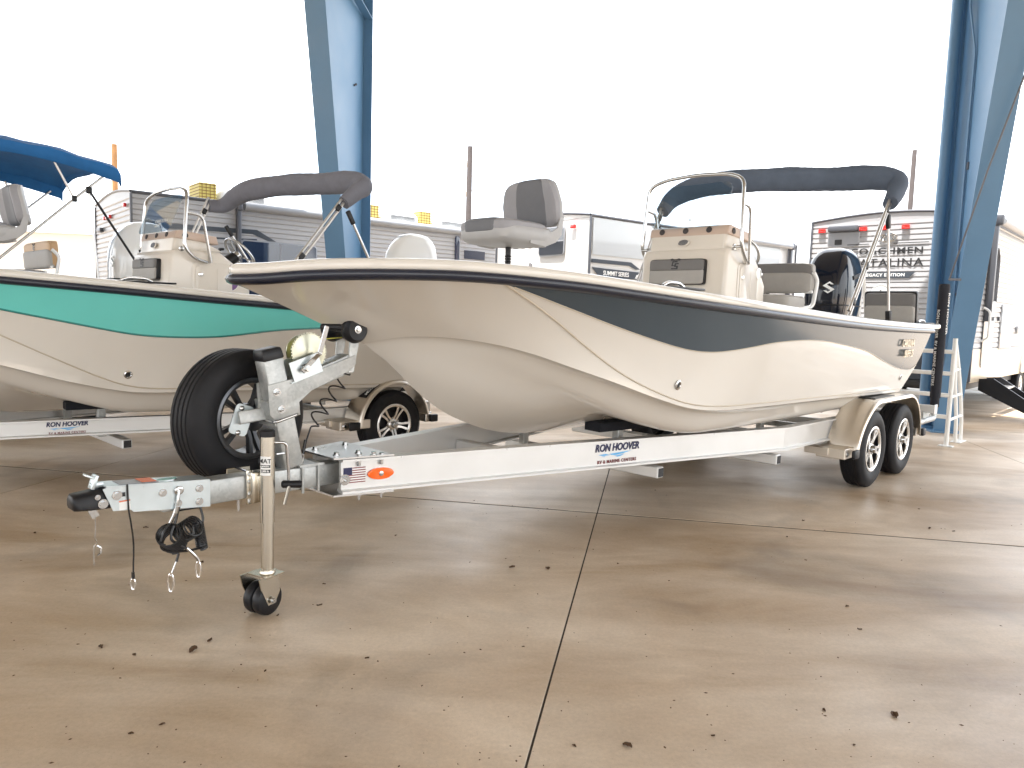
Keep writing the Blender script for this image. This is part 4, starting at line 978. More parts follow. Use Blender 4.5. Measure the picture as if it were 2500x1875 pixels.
    g = G(); n = 28; g.tube([hc + (u * math.cos(i * 2 * math.pi / n) + v * math.sin(i * 2 * math.pi / n)) * .185 for i in range(n)], .013, 10, closed=True)
    for k in range(3):
        e = u * math.cos(k * 2.094 + .5) + v * math.sin(k * 2.094 + .5); g.tube([hc - ha * .03, hc + e * .18], .007, 8)
    g.lathe([(.045, -.06), (.045, -.02), (.03, -.01), (.001, -.008)], hc, ha, 20); sw = g.build('steering_wheel', 'steel', con)
    g = G(); g.lathe([(.06, -.17), (.055, -.06), (.001, -.055)], hc, ha, 20); g.build('helm_base', 'black', sw)
    g = G(); g.box((.80 + d, -.20, 2.02), (.07, .07, .09), Matrix.Rotation(R(-30), 3, 'Y'), bev=.015); g.tube([(.79 + d, -.20, 2.04), (.70 + d, -.20, 2.12)], .012, 8); g.box((.69 + d, -.20, 2.13), (.04, .06, .03), bev=.01); g.build('throttle', 'black', con)
    g = G(); g.lathe([(.042, 0), (.05, .004), (.05, .007), (.036, .010), (.034, .006), (.001, .006)], (.86 + d, .412, 1.86), (0, 1, 0), 26); g.box((.86 + d, .416, 1.86), (.15, .004, .022), bev=.002, seg=1); g.build('maker_badge', 'badge', con)
    return con
def bench(b, x, m_top, m_low, m_side):
    g = G()
    for sg in (1, -1):
        g.tube(round_path([(x + .42, .42 * sg, 1.05), (x + .38, .46 * sg, 1.55), (x - .05, .56 * sg, 1.60), (x - .10, .57 * sg, 1.85), (x - .02, .56 * sg, 1.92)], .06), .019, 12)
        g.tube(round_path([(x - .02, .46 * sg, 1.05), (x - .0, .5 * sg, 1.56), (x + .3, .46 * sg, 1.56)], .05), .019, 12)
    g.tube([(x - .02, -.56, 1.74), (x - .02, .56, 1.74)], .014, 10); g.tube([(x + .0, -.5, 1.5), (x + .0, .5, 1.5)], .014, 10)
    fr = g.build('leaning_post', 'whitegloss', b)
    g = G(); sellip(g, (x + .22, 0, 1.635), (.14, .46, 1.06), .3, .25, ((0, 0, 1), (1, 0, 0), (0, 1, 0))); g.build('bench_seat', m_low, fr)
    tl = tilt(-4)
    g = G(); sellip(g, (x - .045, 0, 1.93), (.11, 1.10, .165), .35, .4, tl, 13, 44); bt = g.build('bench_back', m_top, fr)
    g = G(); sellip(g, (x - .038, 0, 1.825), (.115, 1.10, .20), .35, .22, tl, 13, 44); g.build('back_lower', m_low, fr)
    g = G(); sellip(g, (x - .06, 0, 1.872), (.085, 1.11, .285), .2, .2, tl, 13, 44); g.build('back_side', m_side, fr)
    maker_logo(frame((x + .017, -.02, 1.945), (0, 1, 0), (0, 0, 1)), .05, bt)
    g = G(); g.box((x + .03, 0, 1.685), (.03, 1.0, .03), bev=.006); g.build('hinge_bar', 'alum', fr)
    return fr
def make_boat(label, O, H, stripe, stripe_m, accent, xc, xb, xm, motor_m, deck0=2.8, stern_lip=-.32, bunkdz=0, bench_m=('cush_dark', 'cush_light', 'cush_light'), line_m=None, main=False):
    b = thing('skiff_boat', label, 'boat', O, BOAT_RZ, 'skiff boats on trailers')
    N = 150; Ss = [(i / N) ** 1.25 for i in range(N + 1)]
    st = dense(stripe); s0 = stripe[0][0]; ac = dense(accent)
    vs_ = lambda s: 1.0 if s <= s0 else min(1.0, pts_on(st, s))
    fl = lambda p, sg: Vector((p[0], p[1] * sg, p[2]))
    g = G(); edge = []
    for sg in (1, -1):
        rows = []
        for s in Ss:
            r = [fl(H.bottom(s, w_), sg) for w_ in np.linspace(0, 3, 25)]
            rows.append(r)
        g.loft(rows); edge.append(rows[-1])
    rg0 = [g.ring([p for p in e]) for e in edge]
    for i in range(len(rg0[0]) - 1): g.face((rg0[0][i], rg0[0][i + 1], rg0[1][i + 1], rg0[1][i]))
    g.build('hull_bottom', 'gel', b, weld=1e-4, ang=40)
    g = G(); edge2 = []
    for sg in (1, -1):
        rows = [[fl(H.side(s, vs_(s) * k / 12), sg) for k in range(13)] for s in Ss]
        g.loft(rows); edge2.append([fl(H.side(1.0, k / 16), sg) for k in range(17)])
    rg0 = [g.ring(e) for e in edge2]
    for i in range(16): g.face((rg0[0][i], rg0[0][i + 1], rg0[1][i + 1], rg0[1][i]))
    hull = g.build('hull', 'gel', b, weld=1e-4, ang=40)
    SS = [s0 + (1 - s0) * i / 110 for i in range(111)]
    for sg in (1, -1):
        rows = [[fl(H.side(s, vs_(s) + (1 - vs_(s)) * k / 8), sg) for k in range(9)] for s in SS]
        g = G(); g.loft(rows); o = g.build('hull_stripe', stripe_m, b, weld=1e-4, ang=60)
        g = G(); g.tube([fl(H.side(s, vs_(s)) + np.array((0, .001, 0)), sg) for s in SS[1:]], .007 if line_m else .0035, 6); g.build('stripe_edge', line_m or 'crease', o)
        g = G(); g.tube([fl(H.side(s, pts_on(ac, s)) + np.array((0, .0015, 0)), sg) for s in [accent[0][0] + (accent[-1][0] - accent[0][0]) * i / 90 for i in range(91)]], .0048, 6); g.build('hull_crease', 'crease', hull)
    # gunwale cap, rub rail, liner
    path = [fl(H.G(s), 1) for s in Ss[::-1]]; xs_ = path[0].x
    lip = [Vector((xs_ + stern_lip, path[0].y - .02, path[0].z + .005)), Vector((xs_ + stern_lip * .5, path[0].y - .008, path[0].z + .002))]
    full = path + [fl(H.G(s), -1) for s in Ss[1:]]
    capath = lip + full + [Vector((p.x, -p.y, p.z)) for p in lip[::-1]]
    g = G(); g.sweep(capath, [(.0, .040), (.022, .044), (.026, .052), (.026, .076), (.018, .088), (.0, .094), (-.06, .098), (-.15, .100), (-.172, .095), (-.178, .08), (-.178, -.02), (-.16, -.02), (-.15, .03)]); cap = g.build('gunwale_cap', 'gel', b, ang=60)
    g = G(); g.sweep(full, [(-.004, -.006), (.020, -.002), (.034, .006), (.038, .014), (.038, .030), (.034, .038), (.02, .045), (-.004, .047)]); rub = g.build('rub_rail', 'navy', b, ang=60)
    g = G(); g.sweep(full, [(.037, .017), (.042, .019), (.042, .025), (.037, .027)]); g.build('rub_insert', 'navy_insert', rub, ang=60)
    inner = lambda s, z: None
    def inn(s):
        p = H.G(s); q = H.G(min(1, s + .004)) - H.G(max(0, s - .004)); n = np.array((q[1], -q[0], 0)); n /= np.linalg.norm(n); r = p - n * .165; r[1] = max(r[1], 0); return r
    IN = [inn(s) for s in Ss]
    g = G()
    for sg in (1, -1): g.loft([[fl(p + np.array((0, 0, .02)), sg), fl(np.array((p[0], p[1], 1.04)), sg)] for p in IN if p[0] <= deck0 + .1])
    g.build('liner', 'gelin', b)
    g = G(); g.loft([[Vector((p[0], p[1], p[2] + .072)), Vector((p[0], 0, p[2] + .08)), Vector((p[0], -p[1], p[2] + .072))] for p in IN if p[0] > deck0]); ip = [p for p in IN if p[0] > deck0][-1]
    g.loft([[Vector((ip[0], ip[1], ip[2] + .072)), Vector((ip[0], 0, ip[2] + .08)), Vector((ip[0], -ip[1], ip[2] + .072))], [Vector((ip[0], ip[1], 1.04)), Vector((ip[0], 0, 1.04)), Vector((ip[0], -ip[1], 1.04))]]); g.build('bow_deck', 'gelin', b)
    g = G(); g.loft([[Vector((p[0], p[1], 1.045)), Vector((p[0], -p[1], 1.045))] for p in IN if p[0] <= deck0 + .1]); g.build('cockpit_floor', 'gelin', b)
    ze = H.G(1.0)[2]
    g = G(); g.box((xs_ + .02, 0, ze - .06), (.62, 1.98, .09), bev=.02); g.box((xs_ + .32, 0, ze - .22), (.05, 1.98, .3), bev=.01); g.build('aft_deck', 'gelin', b)
    pedestal_seat(b, 3.55, 1.625 - (0 if main else .0))
    console(b, xc); bench(b, xb, *bench_m); outboard(b, xm, motor_m)
    # cleats
    def cleat(x, y, z):
        g = G(); g.tube(smooth_path([(x - .11, y, z + .010), (x - .06, y, z + .028), (x, y, z + .030), (x + .06, y, z + .028), (x + .11, y, z + .010)], 5), .010, 10); c_ = g.build('cleat', 'chrome', b)
        g = G(); g.box((x - .06, y + .02, z + .002), (.42, .07, .014), bev=.006); g.build('cleat_base', 'black', c_)
    def oncap(s, off, dz=.098):
        p = H.G(s); return p[0], p[1] - off, p[2] + dz
    for s in ((.335, .985) if main else (.5, .985)):
        for sg in (1, -1):
            p = oncap(s, .07); cleat(p[0], p[1] * sg, p[2])
    # through-hull drains
    for s, v in (((.333, .22), (.95, .25)) if main else ((.47, .18),)):
        p = H.side(s, v); g = G(); g.lathe([(.030, 0), (.030, .006), (.022, .010), (.017, .004)], fl(p, 1), (.02, 1, -.15), 22); dn = g.build('drain_fitting', 'steel', hull)
        g = G(); g.lathe([(.018, .0045), (.017, .0055), (.001, .0055)], fl(p, 1), (.02, 1, -.15), 16); g.build('drain_hole', 'rv_under', dn)
    return b
def jump_seat(b, x, y, z):
    tl = tilt(-8)
    g = G(); sellip(g, (x - .035, y, z), (.05, .52, .36), .15, .12, tl); js = g.build('jump_seat', 'black', b)
    g = G(); sellip(g, (x, y, z + .075), (.075, .49, .17), .3, .22, tl); tp = g.build('seat_pad', 'cush_dark', js)
    g = G(); sellip(g, (x - .008, y, z - .07), (.078, .49, .20), .3, .2, tl); g.build('pad_lower', 'cush_light', js)
    maker_logo(frame((x + .034, y, z + .085), (0, 1, 0), (.12, 0, 1)), .045, tp)
def bimini_folded(b, m, foot, end, far_end, top, rad=.115, strut=None, strut_far=None, name='bimini_boot', slack=.06):
    """rolled canopy in its boot on two raised bows"""
    e, f_, t = Vector(end), Vector(far_end), top
    P = [e, e + Vector((-.14, 0, .12)), Vector((e.x - .24, e.y - .03, t - .05)), Vector((e.x - .25, e.y - .22, t + .01)), Vector((e.x - .2, e.y * .4, t + .03)), Vector(((e.x + f_.x) / 2 - .16, 0, t + .03)), Vector((f_.x - .2, f_.y * .5, t + .015)), Vector((f_.x - .22, f_.y + .17, t - .02)), Vector((f_.x - .15, f_.y + .02, t - .11)), f_]
    pts = smooth_path(P, 9); n = len(pts); rnd = random.Random(5)
    rr = [rad * (.62 + .38 * min(1, i / 14, (n - 1 - i) / 14)) * (1 + .025 * math.sin(i * .37) + .018 * rnd.uniform(-1, 1)) for i in range(n)]
    g = G(); g.tube(pts, rr, 20, flat=.85); o = g.build(name, m, b)
    for (ft, ee, sg) in ((Vector(foot), e, 1), (Vector((foot[0], -foot[1], foot[2])), f_, -1)):
        g = G(); d = (ee - ft).normalized(); q = Vector((0, 1, 0)).cross(d).normalized()
        g.tube([ft, ee + d * .08], .0135, 10); g.tube([ft + q * .038 + d * .05, ee + q * .038 + d * .08], .0125, 10); pl = g.build('bimini_pole', 'alum', o)
        g = G()
        for k in (.12, .42, .93): p = ft + (ee - ft) * k; g.box(p + q * .018, (.05, .036, .062), Vector((0, 0, 1)).rotation_difference(d).to_matrix(), bev=.008)
        g.box(ft + Vector((0, 0, -.0)), (.08, .05, .05), bev=.01); g.build('pole_joint', 'black', pl)
    for s_ in (strut, strut_far):
        if s_:
            g = G(); g.tube([s_[0], s_[1]], .0125, 10); st = g.build('bimini_strut', 'alum', o)
            g = G(); a_, c_ = Vector(s_[0]), Vector(s_[1]); d = (c_ - a_).normalized(); rq = Vector((0, 0, 1)).rotation_difference(d).to_matrix()
            g.box(a_ + d * .05, (.04, .034, .13), rq, bev=.008); g.box(c_ - d * .04, (.045, .045, .10), rq, bev=.008); g.build('strut_joint', 'black', st)
    return o

# ------------------------------------------------------------------ the three boats and their trailers
H1 = Hull(1.0); H2 = Hull(.674, .10)
STRIPE1 = [(.173, 1.0), (.2, .885), (.227, .79), (.263, .70), (.307, .63), (.347, .592), (.373, .588), (.403, .61), (.447, .67), (.49, .735), (.557, .787), (.60, .79), (.643, .77), (.737, .69), (.823, .54), (.907, .41), (.96, .37), (.985, .38), (1.0, .44)]
ACC1 = [(.173, 1), (.19, .83), (.207, .65), (.23, .38), (.25, .20), (.27, .12), (.297, .075), (.34, .048), (.393, .045), (.477, .045), (.99, .05)]
STRIPE2 = [(.14, 1.0), (.2, .9), (.28, .79), (.343, .72), (.397, .675), (.453, .63), (.497, .60), (.547, .60), (.603, .63), (.703, .75), (.8, .80), (.9, .70), (1.0, .6)]
ACC2 = [(.173, 1), (.25, .72), (.327, .41), (.39, .21), (.45, .08), (.497, .045), (.543, .04), (.99, .05)]
boat1 = make_boat('cream skiff with dark grey side stripe and black outboard motor', O1, H1, STRIPE1, 'stripe_grey', ACC1, 1.42, .05, -1.95, 'blackgloss', main=True)
jump_seat(boat1, -1.45, .80, 1.635); jump_seat(boat1, -1.45, -.80, 1.635)
bimini_folded(boat1, 'canvas_slate', (.58, 1.09, 1.50), (-.36, 1.06, 2.56), (.10, -1.06, 2.58), 2.84, .118, strut=((-.30, 1.07, 2.44), (-.47, 1.09, 1.50)), strut_far=((.16, -1.07, 2.46), (-.3, -1.09, 1.50)))
p = H1.side(.905, .74)
ml = frame((p[0], p[1] + .004, p[2]), (-1, -.06, 0), (0, .05, 1))
lettering('CAROLINA', .10, 'emblem', boat1, ml @ Matrix.Translation((0, .045, .008)), bold=.0, shear=.2, sx=.95, depth=.004, name='boat_emblem')
lettering('SKIFF 25', .10, 'emblem', boat1, ml @ Matrix.Translation((.03, -.055, .014)), bold=.0, shear=.2, sx=.95, depth=.004, name='boat_emblem')
t1 = make_trailer('aluminium tandem axle trailer with spare tyre under the grey striped boat', O1, (0, -.87), hull=H1)
tongue(t1, True); guide_poles(t1, -2.28, 1.1)

boat2 = make_boat('cream skiff with teal side stripe and grey folded canopy', O2, H2, STRIPE2, 'stripe_teal', ACC2, 2.3, 1.0, -.55, 'whitegloss', deck0=2.95, line_m='teal_line')
bimini_folded(boat2, 'canvas_grey', (1.75, 1.09, 1.50), (1.02, 1.06, 2.40), (1.30, -1.06, 2.50), 2.63, .105, strut=((.98, 1.07, 2.32), (.52, 1.09, 1.50)), strut_far=((1.10, -1.07, 2.30), (.52, -1.09, 1.50)))
g = G(); g.lathe([(.085, 0), (.085, .001), (.001, .001)], (1.78, .4125, 1.63), (0, 1, 0), 30); stk = g.build('dealer_sticker', 'offwhite', boat2)
mk = frame((1.78, .4138, 1.63), (-1, 0, 0), (0, 0, 1)); lettering('RON HOOVER', .026, 'ink', stk, mk @ Matrix.Translation((0, .022, 0)), bold=.0004, depth=.0003)
decal([(.080 * math.cos(a), .080 * math.sin(a)) for a in np.linspace(R(190), R(350), 16)], 'inkpurple', stk, mk, 'sticker_band', .0004)
decal([(-.081, -.010), (.081, -.010), (.081, -.004), (-.081, -.004)], 'flagred', stk, mk, 'sticker_line', .0005)
t2 = make_trailer('single axle aluminium trailer with curved fender under the teal striped boat', O2, (.45,), bend=1.40, tail=-.2, zc=.44, slope=.010, hb=.128, tw=1.02, txt_x=3.13, full=False, hull=H2, tyreR=.335, yb=.86)
tongue(t2, False)

boat3 = make_boat('cream skiff with tan seats and raised blue canopy behind the teal boat', O3, H2, STRIPE2, 'stripe_blue', ACC2, 2.3, .60, -.55, 'whitegloss', deck0=2.95, bench_m=('cush_tan', 'cush_light', 'cush_tan'))
# raised canopy of the third boat
g = G(); rows = []
for i in range(13):
    u = i / 12; x = .02 + 2.1 * u; zc_ = 3.02 + .13 * math.sin(math.pi * min(1, u * 1.15) * .9)
    row = [Vector((x, 1.10, zc_ - .20 + .05 * u))]
    for j in range(11):
        y = 1.08 - 2.16 * j / 10; row.append(Vector((x, y, zc_ - .05 + .12 * (1 - (y / 1.08) ** 4) + .012 * math.sin(i * 2.1 + j))))
    row.append(Vector((x, -1.10, zc_ - .20 + .05 * u))); rows.append(row)
g.loft(rows); g.loft([[r + Vector((-.03, 0, -.06)) for r in rows[0]], rows[0]]); bc = g.build('bimini_canopy', 'canvas_blue', boat3); bc.modifiers.new('thick', 'SOLIDIFY').thickness = .012
for sg in (1, -1):
    g = G(); g.tube([(1.60, 1.09 * sg, 1.48), (.48, 1.075 * sg, 2.576), (.14, 1.07 * sg, 2.90)], .0135, 10); g.tube([(.48, 1.075 * sg, 2.576), (.66, 1.06 * sg, 2.95)], .0125, 10); pl = g.build('bimini_pole', 'alum', bc)
    if sg < 0: continue
    g = G(); g.tube([(.33, 1.08 * sg, 2.69), (.24, 1.09 * sg, 1.50)], .0125, 10); g.build('bimini_strut', 'alum', bc)
    g = G(); g.tube([(.33, 1.08 * sg, 2.69), (-.35, 1.09 * sg, 1.62)], .014, 10); g.box((.33, 1.08 * sg, 2.69), (.06, .04, .08), bev=.01); g.box((.48, 1.08 * sg, 2.576), (.05, .04, .07), bev=.01); g.build('canopy_strap', 'black', bc)
for bt in (boat2, boat3):
    for ch in bt.children:
        if ch.name.split('.')[0] == 'console': ch.scale = (1, 1, .87); ch.location.z = 1.04 * .13
for ch in boat2.children:
    if ch.name.split('.')[0] == 'outboard_motor': ch.scale = (.85, .72, 1); ch.location.x = -.55 * .15
for ch in boat3.children:
    if ch.name.split('.')[0] in ('leaning_post', 'outboard_motor'): ch.scale = (1, 1, 1.13); ch.location.z = -1.05 * .13
for o in (stk,): o.location.z = .03
for ch in boat2.children:
    if ch.name.split('.')[0] == 'leaning_post': ch.scale = (1, 1, .74); ch.location.z = 1.05 * .26
t3 = make_trailer('plain aluminium trailer under the boat with the blue canopy', O3, (.50,), bend=1.40, tail=-.2, zc=.47, slope=.010, hb=.14, tw=1.02, full=False, dealer=False, hull=H2, tyreR=.335, yb=.86)
tongue(t3, False)

# ================================================================== BACKGROUND
def rv_frame(corner, th):
    t = R(th); return (corner[0], corner[1], 0), R(90) - t
def make_rv(label, corner, th, L_, W_=2.5, top=3.2, lap=True, skirt='rv_lap', floor=.62, arch=.10):
    loc, rz = rv_frame(corner, th)
    r = thing('travel_trailer', label, 'travel trailer', loc, rz, 'travel trailers parked beyond the canopy')
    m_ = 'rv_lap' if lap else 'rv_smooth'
    prof = []
    if lap:
        z = floor
        while z < top - .10:
            prof += [(0, z), (-.016, z + .018), (-.010, z + .075)]; z += .085
        prof.append((0, z))
    else: prof = [(0, floor), (0, top - .06)]
    ztop = prof[-1][1]
    g = G()
    plan = [(0, 0), (L_, 0), (L_, W_), (0, W_)]
    # walls: four lapped panels
    for (a, c_, nx, ny) in ((plan[0], plan[1], 0, -1), (plan[1], plan[2], 1, 0), (plan[2], plan[3], 0, 1), (plan[3], plan[0], -1, 0)):
        g.loft([[(a[0] - nx * d_, a[1] - ny * d_, z), (c_[0] - nx * d_, c_[1] - ny * d_, z)] for d_, z in prof])
    w_ = g.build('wall', m_, r, smooth=False)
    g = G(); rows = []
    for x in (-.01, L_ + .01):
        rows.append([(x, W_ * k / 14, ztop + .02 + arch * math.sin(math.pi * k / 14)) for k in range(15)])
    rg = g.loft(rows)
    for row, x in zip(rows, (0, L_)):
        rr = g.ring(row); rb = g.ring([(p[0], p[1], ztop - .01) for p in row]); g.bridge(rr, rb, False)
    g.build('roof', 'rv_roof' if not lap else 'rv_lap', r)
    g = G()
    for x in (-.012, L_ + .012):
        g.tube([(x, W_ * k / 14, ztop + .03 + arch * math.sin(math.pi * k / 14)) for k in range(15)], .022, 8)
    for y in (-.012, W_ + .012): g.tube([(-.01, y, ztop + .02), (L_ + .01, y, ztop + .02)], .028, 8)
    for x, y in ((-.012, -.012), (-.012, W_ + .012), (L_, -.012)): g.box((x, y, (ztop + floor) / 2), (.035, .035, ztop - floor))
    g.build('corner_trim', 'rv_trim', r)
    g = G(); g.box((L_ / 2, W_ / 2, floor - .09), (L_ - .1, W_ - .3, .16)); g.box((L_ / 2, W_ / 2, floor - .005), (L_, W_, .012)); g.build('chassis', 'rv_under', r, smooth=False)
    g = G(); g.box((-.09, W_ / 2, floor - .08), (.10, W_ * .94, .10), bev=.01); g.build('bumper', 'rv_under', r)
    for x in (L_ * .56, L_ * .56 + .86):
        for y in (.12, W_ - .12):
            g = G(); tyre_mesh(g, (x, y, .34), (0, -1 if y < 1 else 1, 0), .34, .2, .19, 32); wh = g.build('wheel', 'rubber', r, ang=30); g = G(); g.lathe([(.19, .05), (.19, .085), (.17, .09), (.14, .05), (.06, .055), (.05, .10), (.001, .10)], (x, y, .34), (0, -1 if y < 1 else 1, 0), 24); g.build('rim', 'alum', wh)
    return r, ztop
def side_m(x, z): return frame((x, -.014, z), (1, 0, 0), (0, 0, 1))
def end_m(y, z): return frame((-.020, y, z), (0, -1, 0), (0, 0, 1))
def lamp_marker(r, mt, w_=.11, h_=.055):
    g = G(); g.prism(rrect(w_, h_, .012, 3), mt, .045, bev=.008); return g.build('marker_lamp', 'redlens', r)
def ac_unit(r, x, y, z, pack=True):
    rows = []; g = G()
    for zz, lx, wy in ((z, .92, .68), (z + .14, .90, .66), (z + .24, .74, .56), (z + .27, .62, .46)):
        rows.append([(x + px_, y + py_, zz) for px_, py_ in rrect(lx, wy, .08, 3)])
    rg = g.loft(rows, True); g.face(rg[0]); g.face(rg[-1]); a = g.build('air_conditioner', 'acwhite', r, ang=50)
    g = G()
    for k in range(7):
        g.box((x + .462 - .0, y, z + .03 + k * .016), (.012, .50, .007)); g.box((x + .05, y - .335, z + .03 + k * .016), (.6, .012, .007))
    for i in range(6):
        for j in range(5): g.box((x - .25 + i * .1, y - .18 + j * .09, z + .272), (.06, .05, .004))
    g.build('ac_grille', 'acgrille', a, smooth=False)
    if pack:
        g = G(); g.box((x - .66, y, z + .14), (.30, .6, .30), bev=.01, seg=1)
        pk = g.build('vent_cover', 'acyellow', a, smooth=False); g = G()
        for k in range(5): g.box((x - .66, y, z + .04 + k * .055), (.306, .606, .012))
        for k in range(4): g.box((x - .76 + k * .07, y, z + .14), (.010, .606, .29))
        g.build('cover_slat', 'wood', pk, smooth=False)
    return a
def window(r, mt, w_, h_, bars=1, m='rv_navy'):
    g = G(); g.prism(rrect(w_, h_, .07, 5), mt, .018, bev=.006); f = g.build('window', 'rv_awn', r)
    g = G(); g.prism(rrect(w_ - .05, h_ - .05, .055, 5), mt @ Matrix.Translation((0, 0, .018)), .004); g.build('pane', m, f, smooth=False)
    if bars == 1:
        g = G(); g.prism([(-w_ / 2 + .02, -.012), (w_ / 2 - .02, -.012), (w_ / 2 - .02, .012), (-w_ / 2 + .02, .012)], mt @ Matrix.Translation((0, 0, .022)), .006); g.build('window_bar', 'rv_awn', f, smooth=False)
    if bars == 2:
        g = G(); g.prism([(-.01, -h_ / 2 + .02), (.01, -h_ / 2 + .02), (.01, h_ / 2 - .02), (-.01, h_ / 2 - .02)], mt @ Matrix.Translation((0, 0, .022)), .006); g.build('window_bar', 'rv_awn', f, smooth=False)
    return f
def awning(r, x0, x1, z, arm_x):
    g = G(); g.tube([(x0, -.12, z), (x1, -.12, z)], .065, 14); a = g.build('awning', 'rv_awn', r)
    for x in arm_x:
        g = G(); g.box((x, -.07, z - .78), (.075, .10, 1.62), bev=.012); g.box((x, -.10, z + .0), (.10, .16, .17), bev=.03); g.build('awning_arm', 'rv_trim', a)
def graphic(r, P, mt_o=(0, 0), m='rv_dark', name='side_graphic', end=False, off=.0):
    mt = (end_m if end else side_m)(0, 0) @ Matrix.Translation((0, 0, off)); 
    return decal(P, m, r, mt, name, .004)

# left trailer, lapped siding, lit rear wall
rvL, zt = make_rv('long lapped grey travel trailer with awning behind the teal boat', (-6.1, 11.9), 50, 7.6, 2.6, 3.2)
for y in (1.75, 1.55, 1.35, .28): lamp_marker(rvL, end_m(y, 2.90 + (.1 if y < 1 else 0)), .09, .06)
g = G(); g.prism(rrect(.30, .07, .02, 3), end_m(2.1, 2.72), .06, bev=.01); g.build('rear_camera', 'rv_trim', rvL)
awning(rvL, 1.75, 6.7, zt - .02, (1.66,))
window(rvL, side_m(2.42, 2.02), 1.42, 1.15, 2); window(rvL, side_m(.62, 2.06), .9, .9, 1)
graphic(rvL, [(.3, 2.74), (2.0, 2.78), (2.35, 2.60), (2.20, 2.60), (1.92, 2.70), (.3, 2.66)]); graphic(rvL, [(.3, 2.55), (2.0, 2.62), (2.0, 2.59), (.3, 2.52)])
g = G()
for k in range(2): g.prism([(6.5, 2.78 - k * .34), (7.05, 2.78 - k * .34), (7.05, 2.60 - k * .34), (6.5, 2.60 - k * .34)], side_m(0, 0), .012)
g.build('window', 'rv_navy', rvL, smooth=False)
g = G(); g.prism(rrect(.55, .10, .045, 4), side_m(5.9, 2.48), .02, bev=.006); g.build('vent_hood', 'rv_awn', rvL)
g = G(); g.box((6.3, -.03, 1.9), (.10, .05, 2.3), bev=.01); g.build('door_trim', 'rv_navy', rvL)
for x in (2.12, 5.45, 6.75): ac_unit(rvL, x, 1.2, zt + .16)
window(rvL, side_m(4.1, 1.95), .8, .7, 1); window(rvL, side_m(5.2, 1.95), .6, .7, 1)

# white trailer in the middle
rvM, zt = make_rv('smooth white travel trailer with grey side panel behind the swivel seat', (1.34, 13.65), 51, 6.9, 2.75, 3.32, lap=False)
for y in (.42, 1.35, 1.75, 2.35): lamp_marker(rvM, end_m(y, 3.10), .12, .07)
window(rvM, end_m(1.02, 2.86), .74, .56, 1, 'rv_window')
g = G(); g.lathe([(.055, 0), (.06, .012), (.04, .018), (.001, .012)], (-.02, 1.62, 2.42), (-1, 0, 0), 20); g.build('badge', 'chrome', rvM)
graphic(rvM, [(.05, 3.24), (6.2, 3.24), (6.2, 2.58), (.05, 2.58)], m='rv_grey', name='side_panel')
graphic(rvM, [(.03, 2.50), (1.10, 2.50), (1.36, 2.38), (1.24, 2.37), (1.05, 2.43), (.03, 2.43)], off=.004)
graphic(rvM, [(.05, 2.35), (1.44, 2.32), (1.46, 2.18), (.24, 2.18)], off=.004, name='name_banner')
lettering('SUMMIT SERIES', .115, 'offwhite', rvM, side_m(.70, 2.255) @ Matrix.Translation((0, 0, .009)), bold=.0015, sx=.92)
g = G()
for dx, s_ in ((-.05, .07), (.0, .095), (.05, .07)):
    mt = side_m(1.33 + dx, 2.20) @ Matrix.Translation((0, 0, .009)); g.prism([(-s_ * .8, 0), (0, s_ * 1.1), (s_ * .8, 0), (s_ * .62, 0), (0, s_ * .8), (-s_ * .62, 0)], mt, .003)
g.build('mountain_mark', 'offwhite', rvM, smooth=False)
awning(rvM, 2.4, 6.5, zt - .03, (6.55,))
window(rvM, side_m(4.9, 2.35), .7, .6, 1, 'rv_window')
ac_unit(rvM, 2.2, 1.3, zt + .10, pack=False); g = G(); g.box((.75, .9, zt + .15), (.34, .34, .08), bev=.02); g.build('roof_vent', 'acwhite', rvM)

# right trailer, lapped white, name on its rear wall
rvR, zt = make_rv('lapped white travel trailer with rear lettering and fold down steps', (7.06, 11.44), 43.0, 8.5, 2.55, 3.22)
for y in (2.38, 1.70, 1.37, 1.05): lamp_marker(rvR, end_m(y, 3.04), .12, .065)
g = G(); g.prism(rrect(.50, .10, .03, 3), end_m(2.02, 3.06), .09, bev=.02); cm_ = g.build('rear_camera', 'rv_trim', rvR)
decal([(-.26, -.02), (.26, -.02), (.26, -.20), (.17, -.26), (-.17, -.26), (-.26, -.20)], 'rv_awn', rvR, end_m(2.02, 3.02), 'camera_plate', .006)
decal(rrect(.12, .09, .01, 2), 'inkblack', rvR, end_m(2.10, 2.84) @ Matrix.Translation((0, 0, .007)), 'plate_sticker', .002)
zo = Matrix.Translation((0, 0, .004))
lettering('COACHMEN', .14, 'inkblack', rvR, end_m(1.33, 2.665) @ zo, bold=.003, sx=1.30, space=1.14)
lettering('CATALINA', .19, 'inkblack', rvR, end_m(1.33, 2.47) @ zo, bold=.001, sx=1.15, space=1.12)
decal([(-.47, -.045), (.38, -.045), (.47, .045), (-.38, .045)], 'rv_dark', rvR, end_m(1.33, 2.275) @ zo, 'edition_banner', .003)
lettering('LEGACY EDITION', .068, 'offwhite', rvR, end_m(1.33, 2.275) @ Matrix.Translation((0, 0, .008)), bold=.002, sx=1.1, space=1.08)
g = G(); g.lathe([(.145, 0), (.15, .006), (.135, .010), (.13, .004), (.001, .004)], (-.022, 1.36, 1.98), (-1, 0, 0), 32); bd = g.build('round_badge', 'badge', rvR)
g = G(); g.prism([(-.11, -.06), (0, .055), (.11, -.06), (.075, -.06), (0, .015), (-.075, -.06)], end_m(1.36, 1.98) @ Matrix.Translation((0, 0, .010)), .004); g.build('badge_mark', 'rv_dark', bd, smooth=False)
g = G()
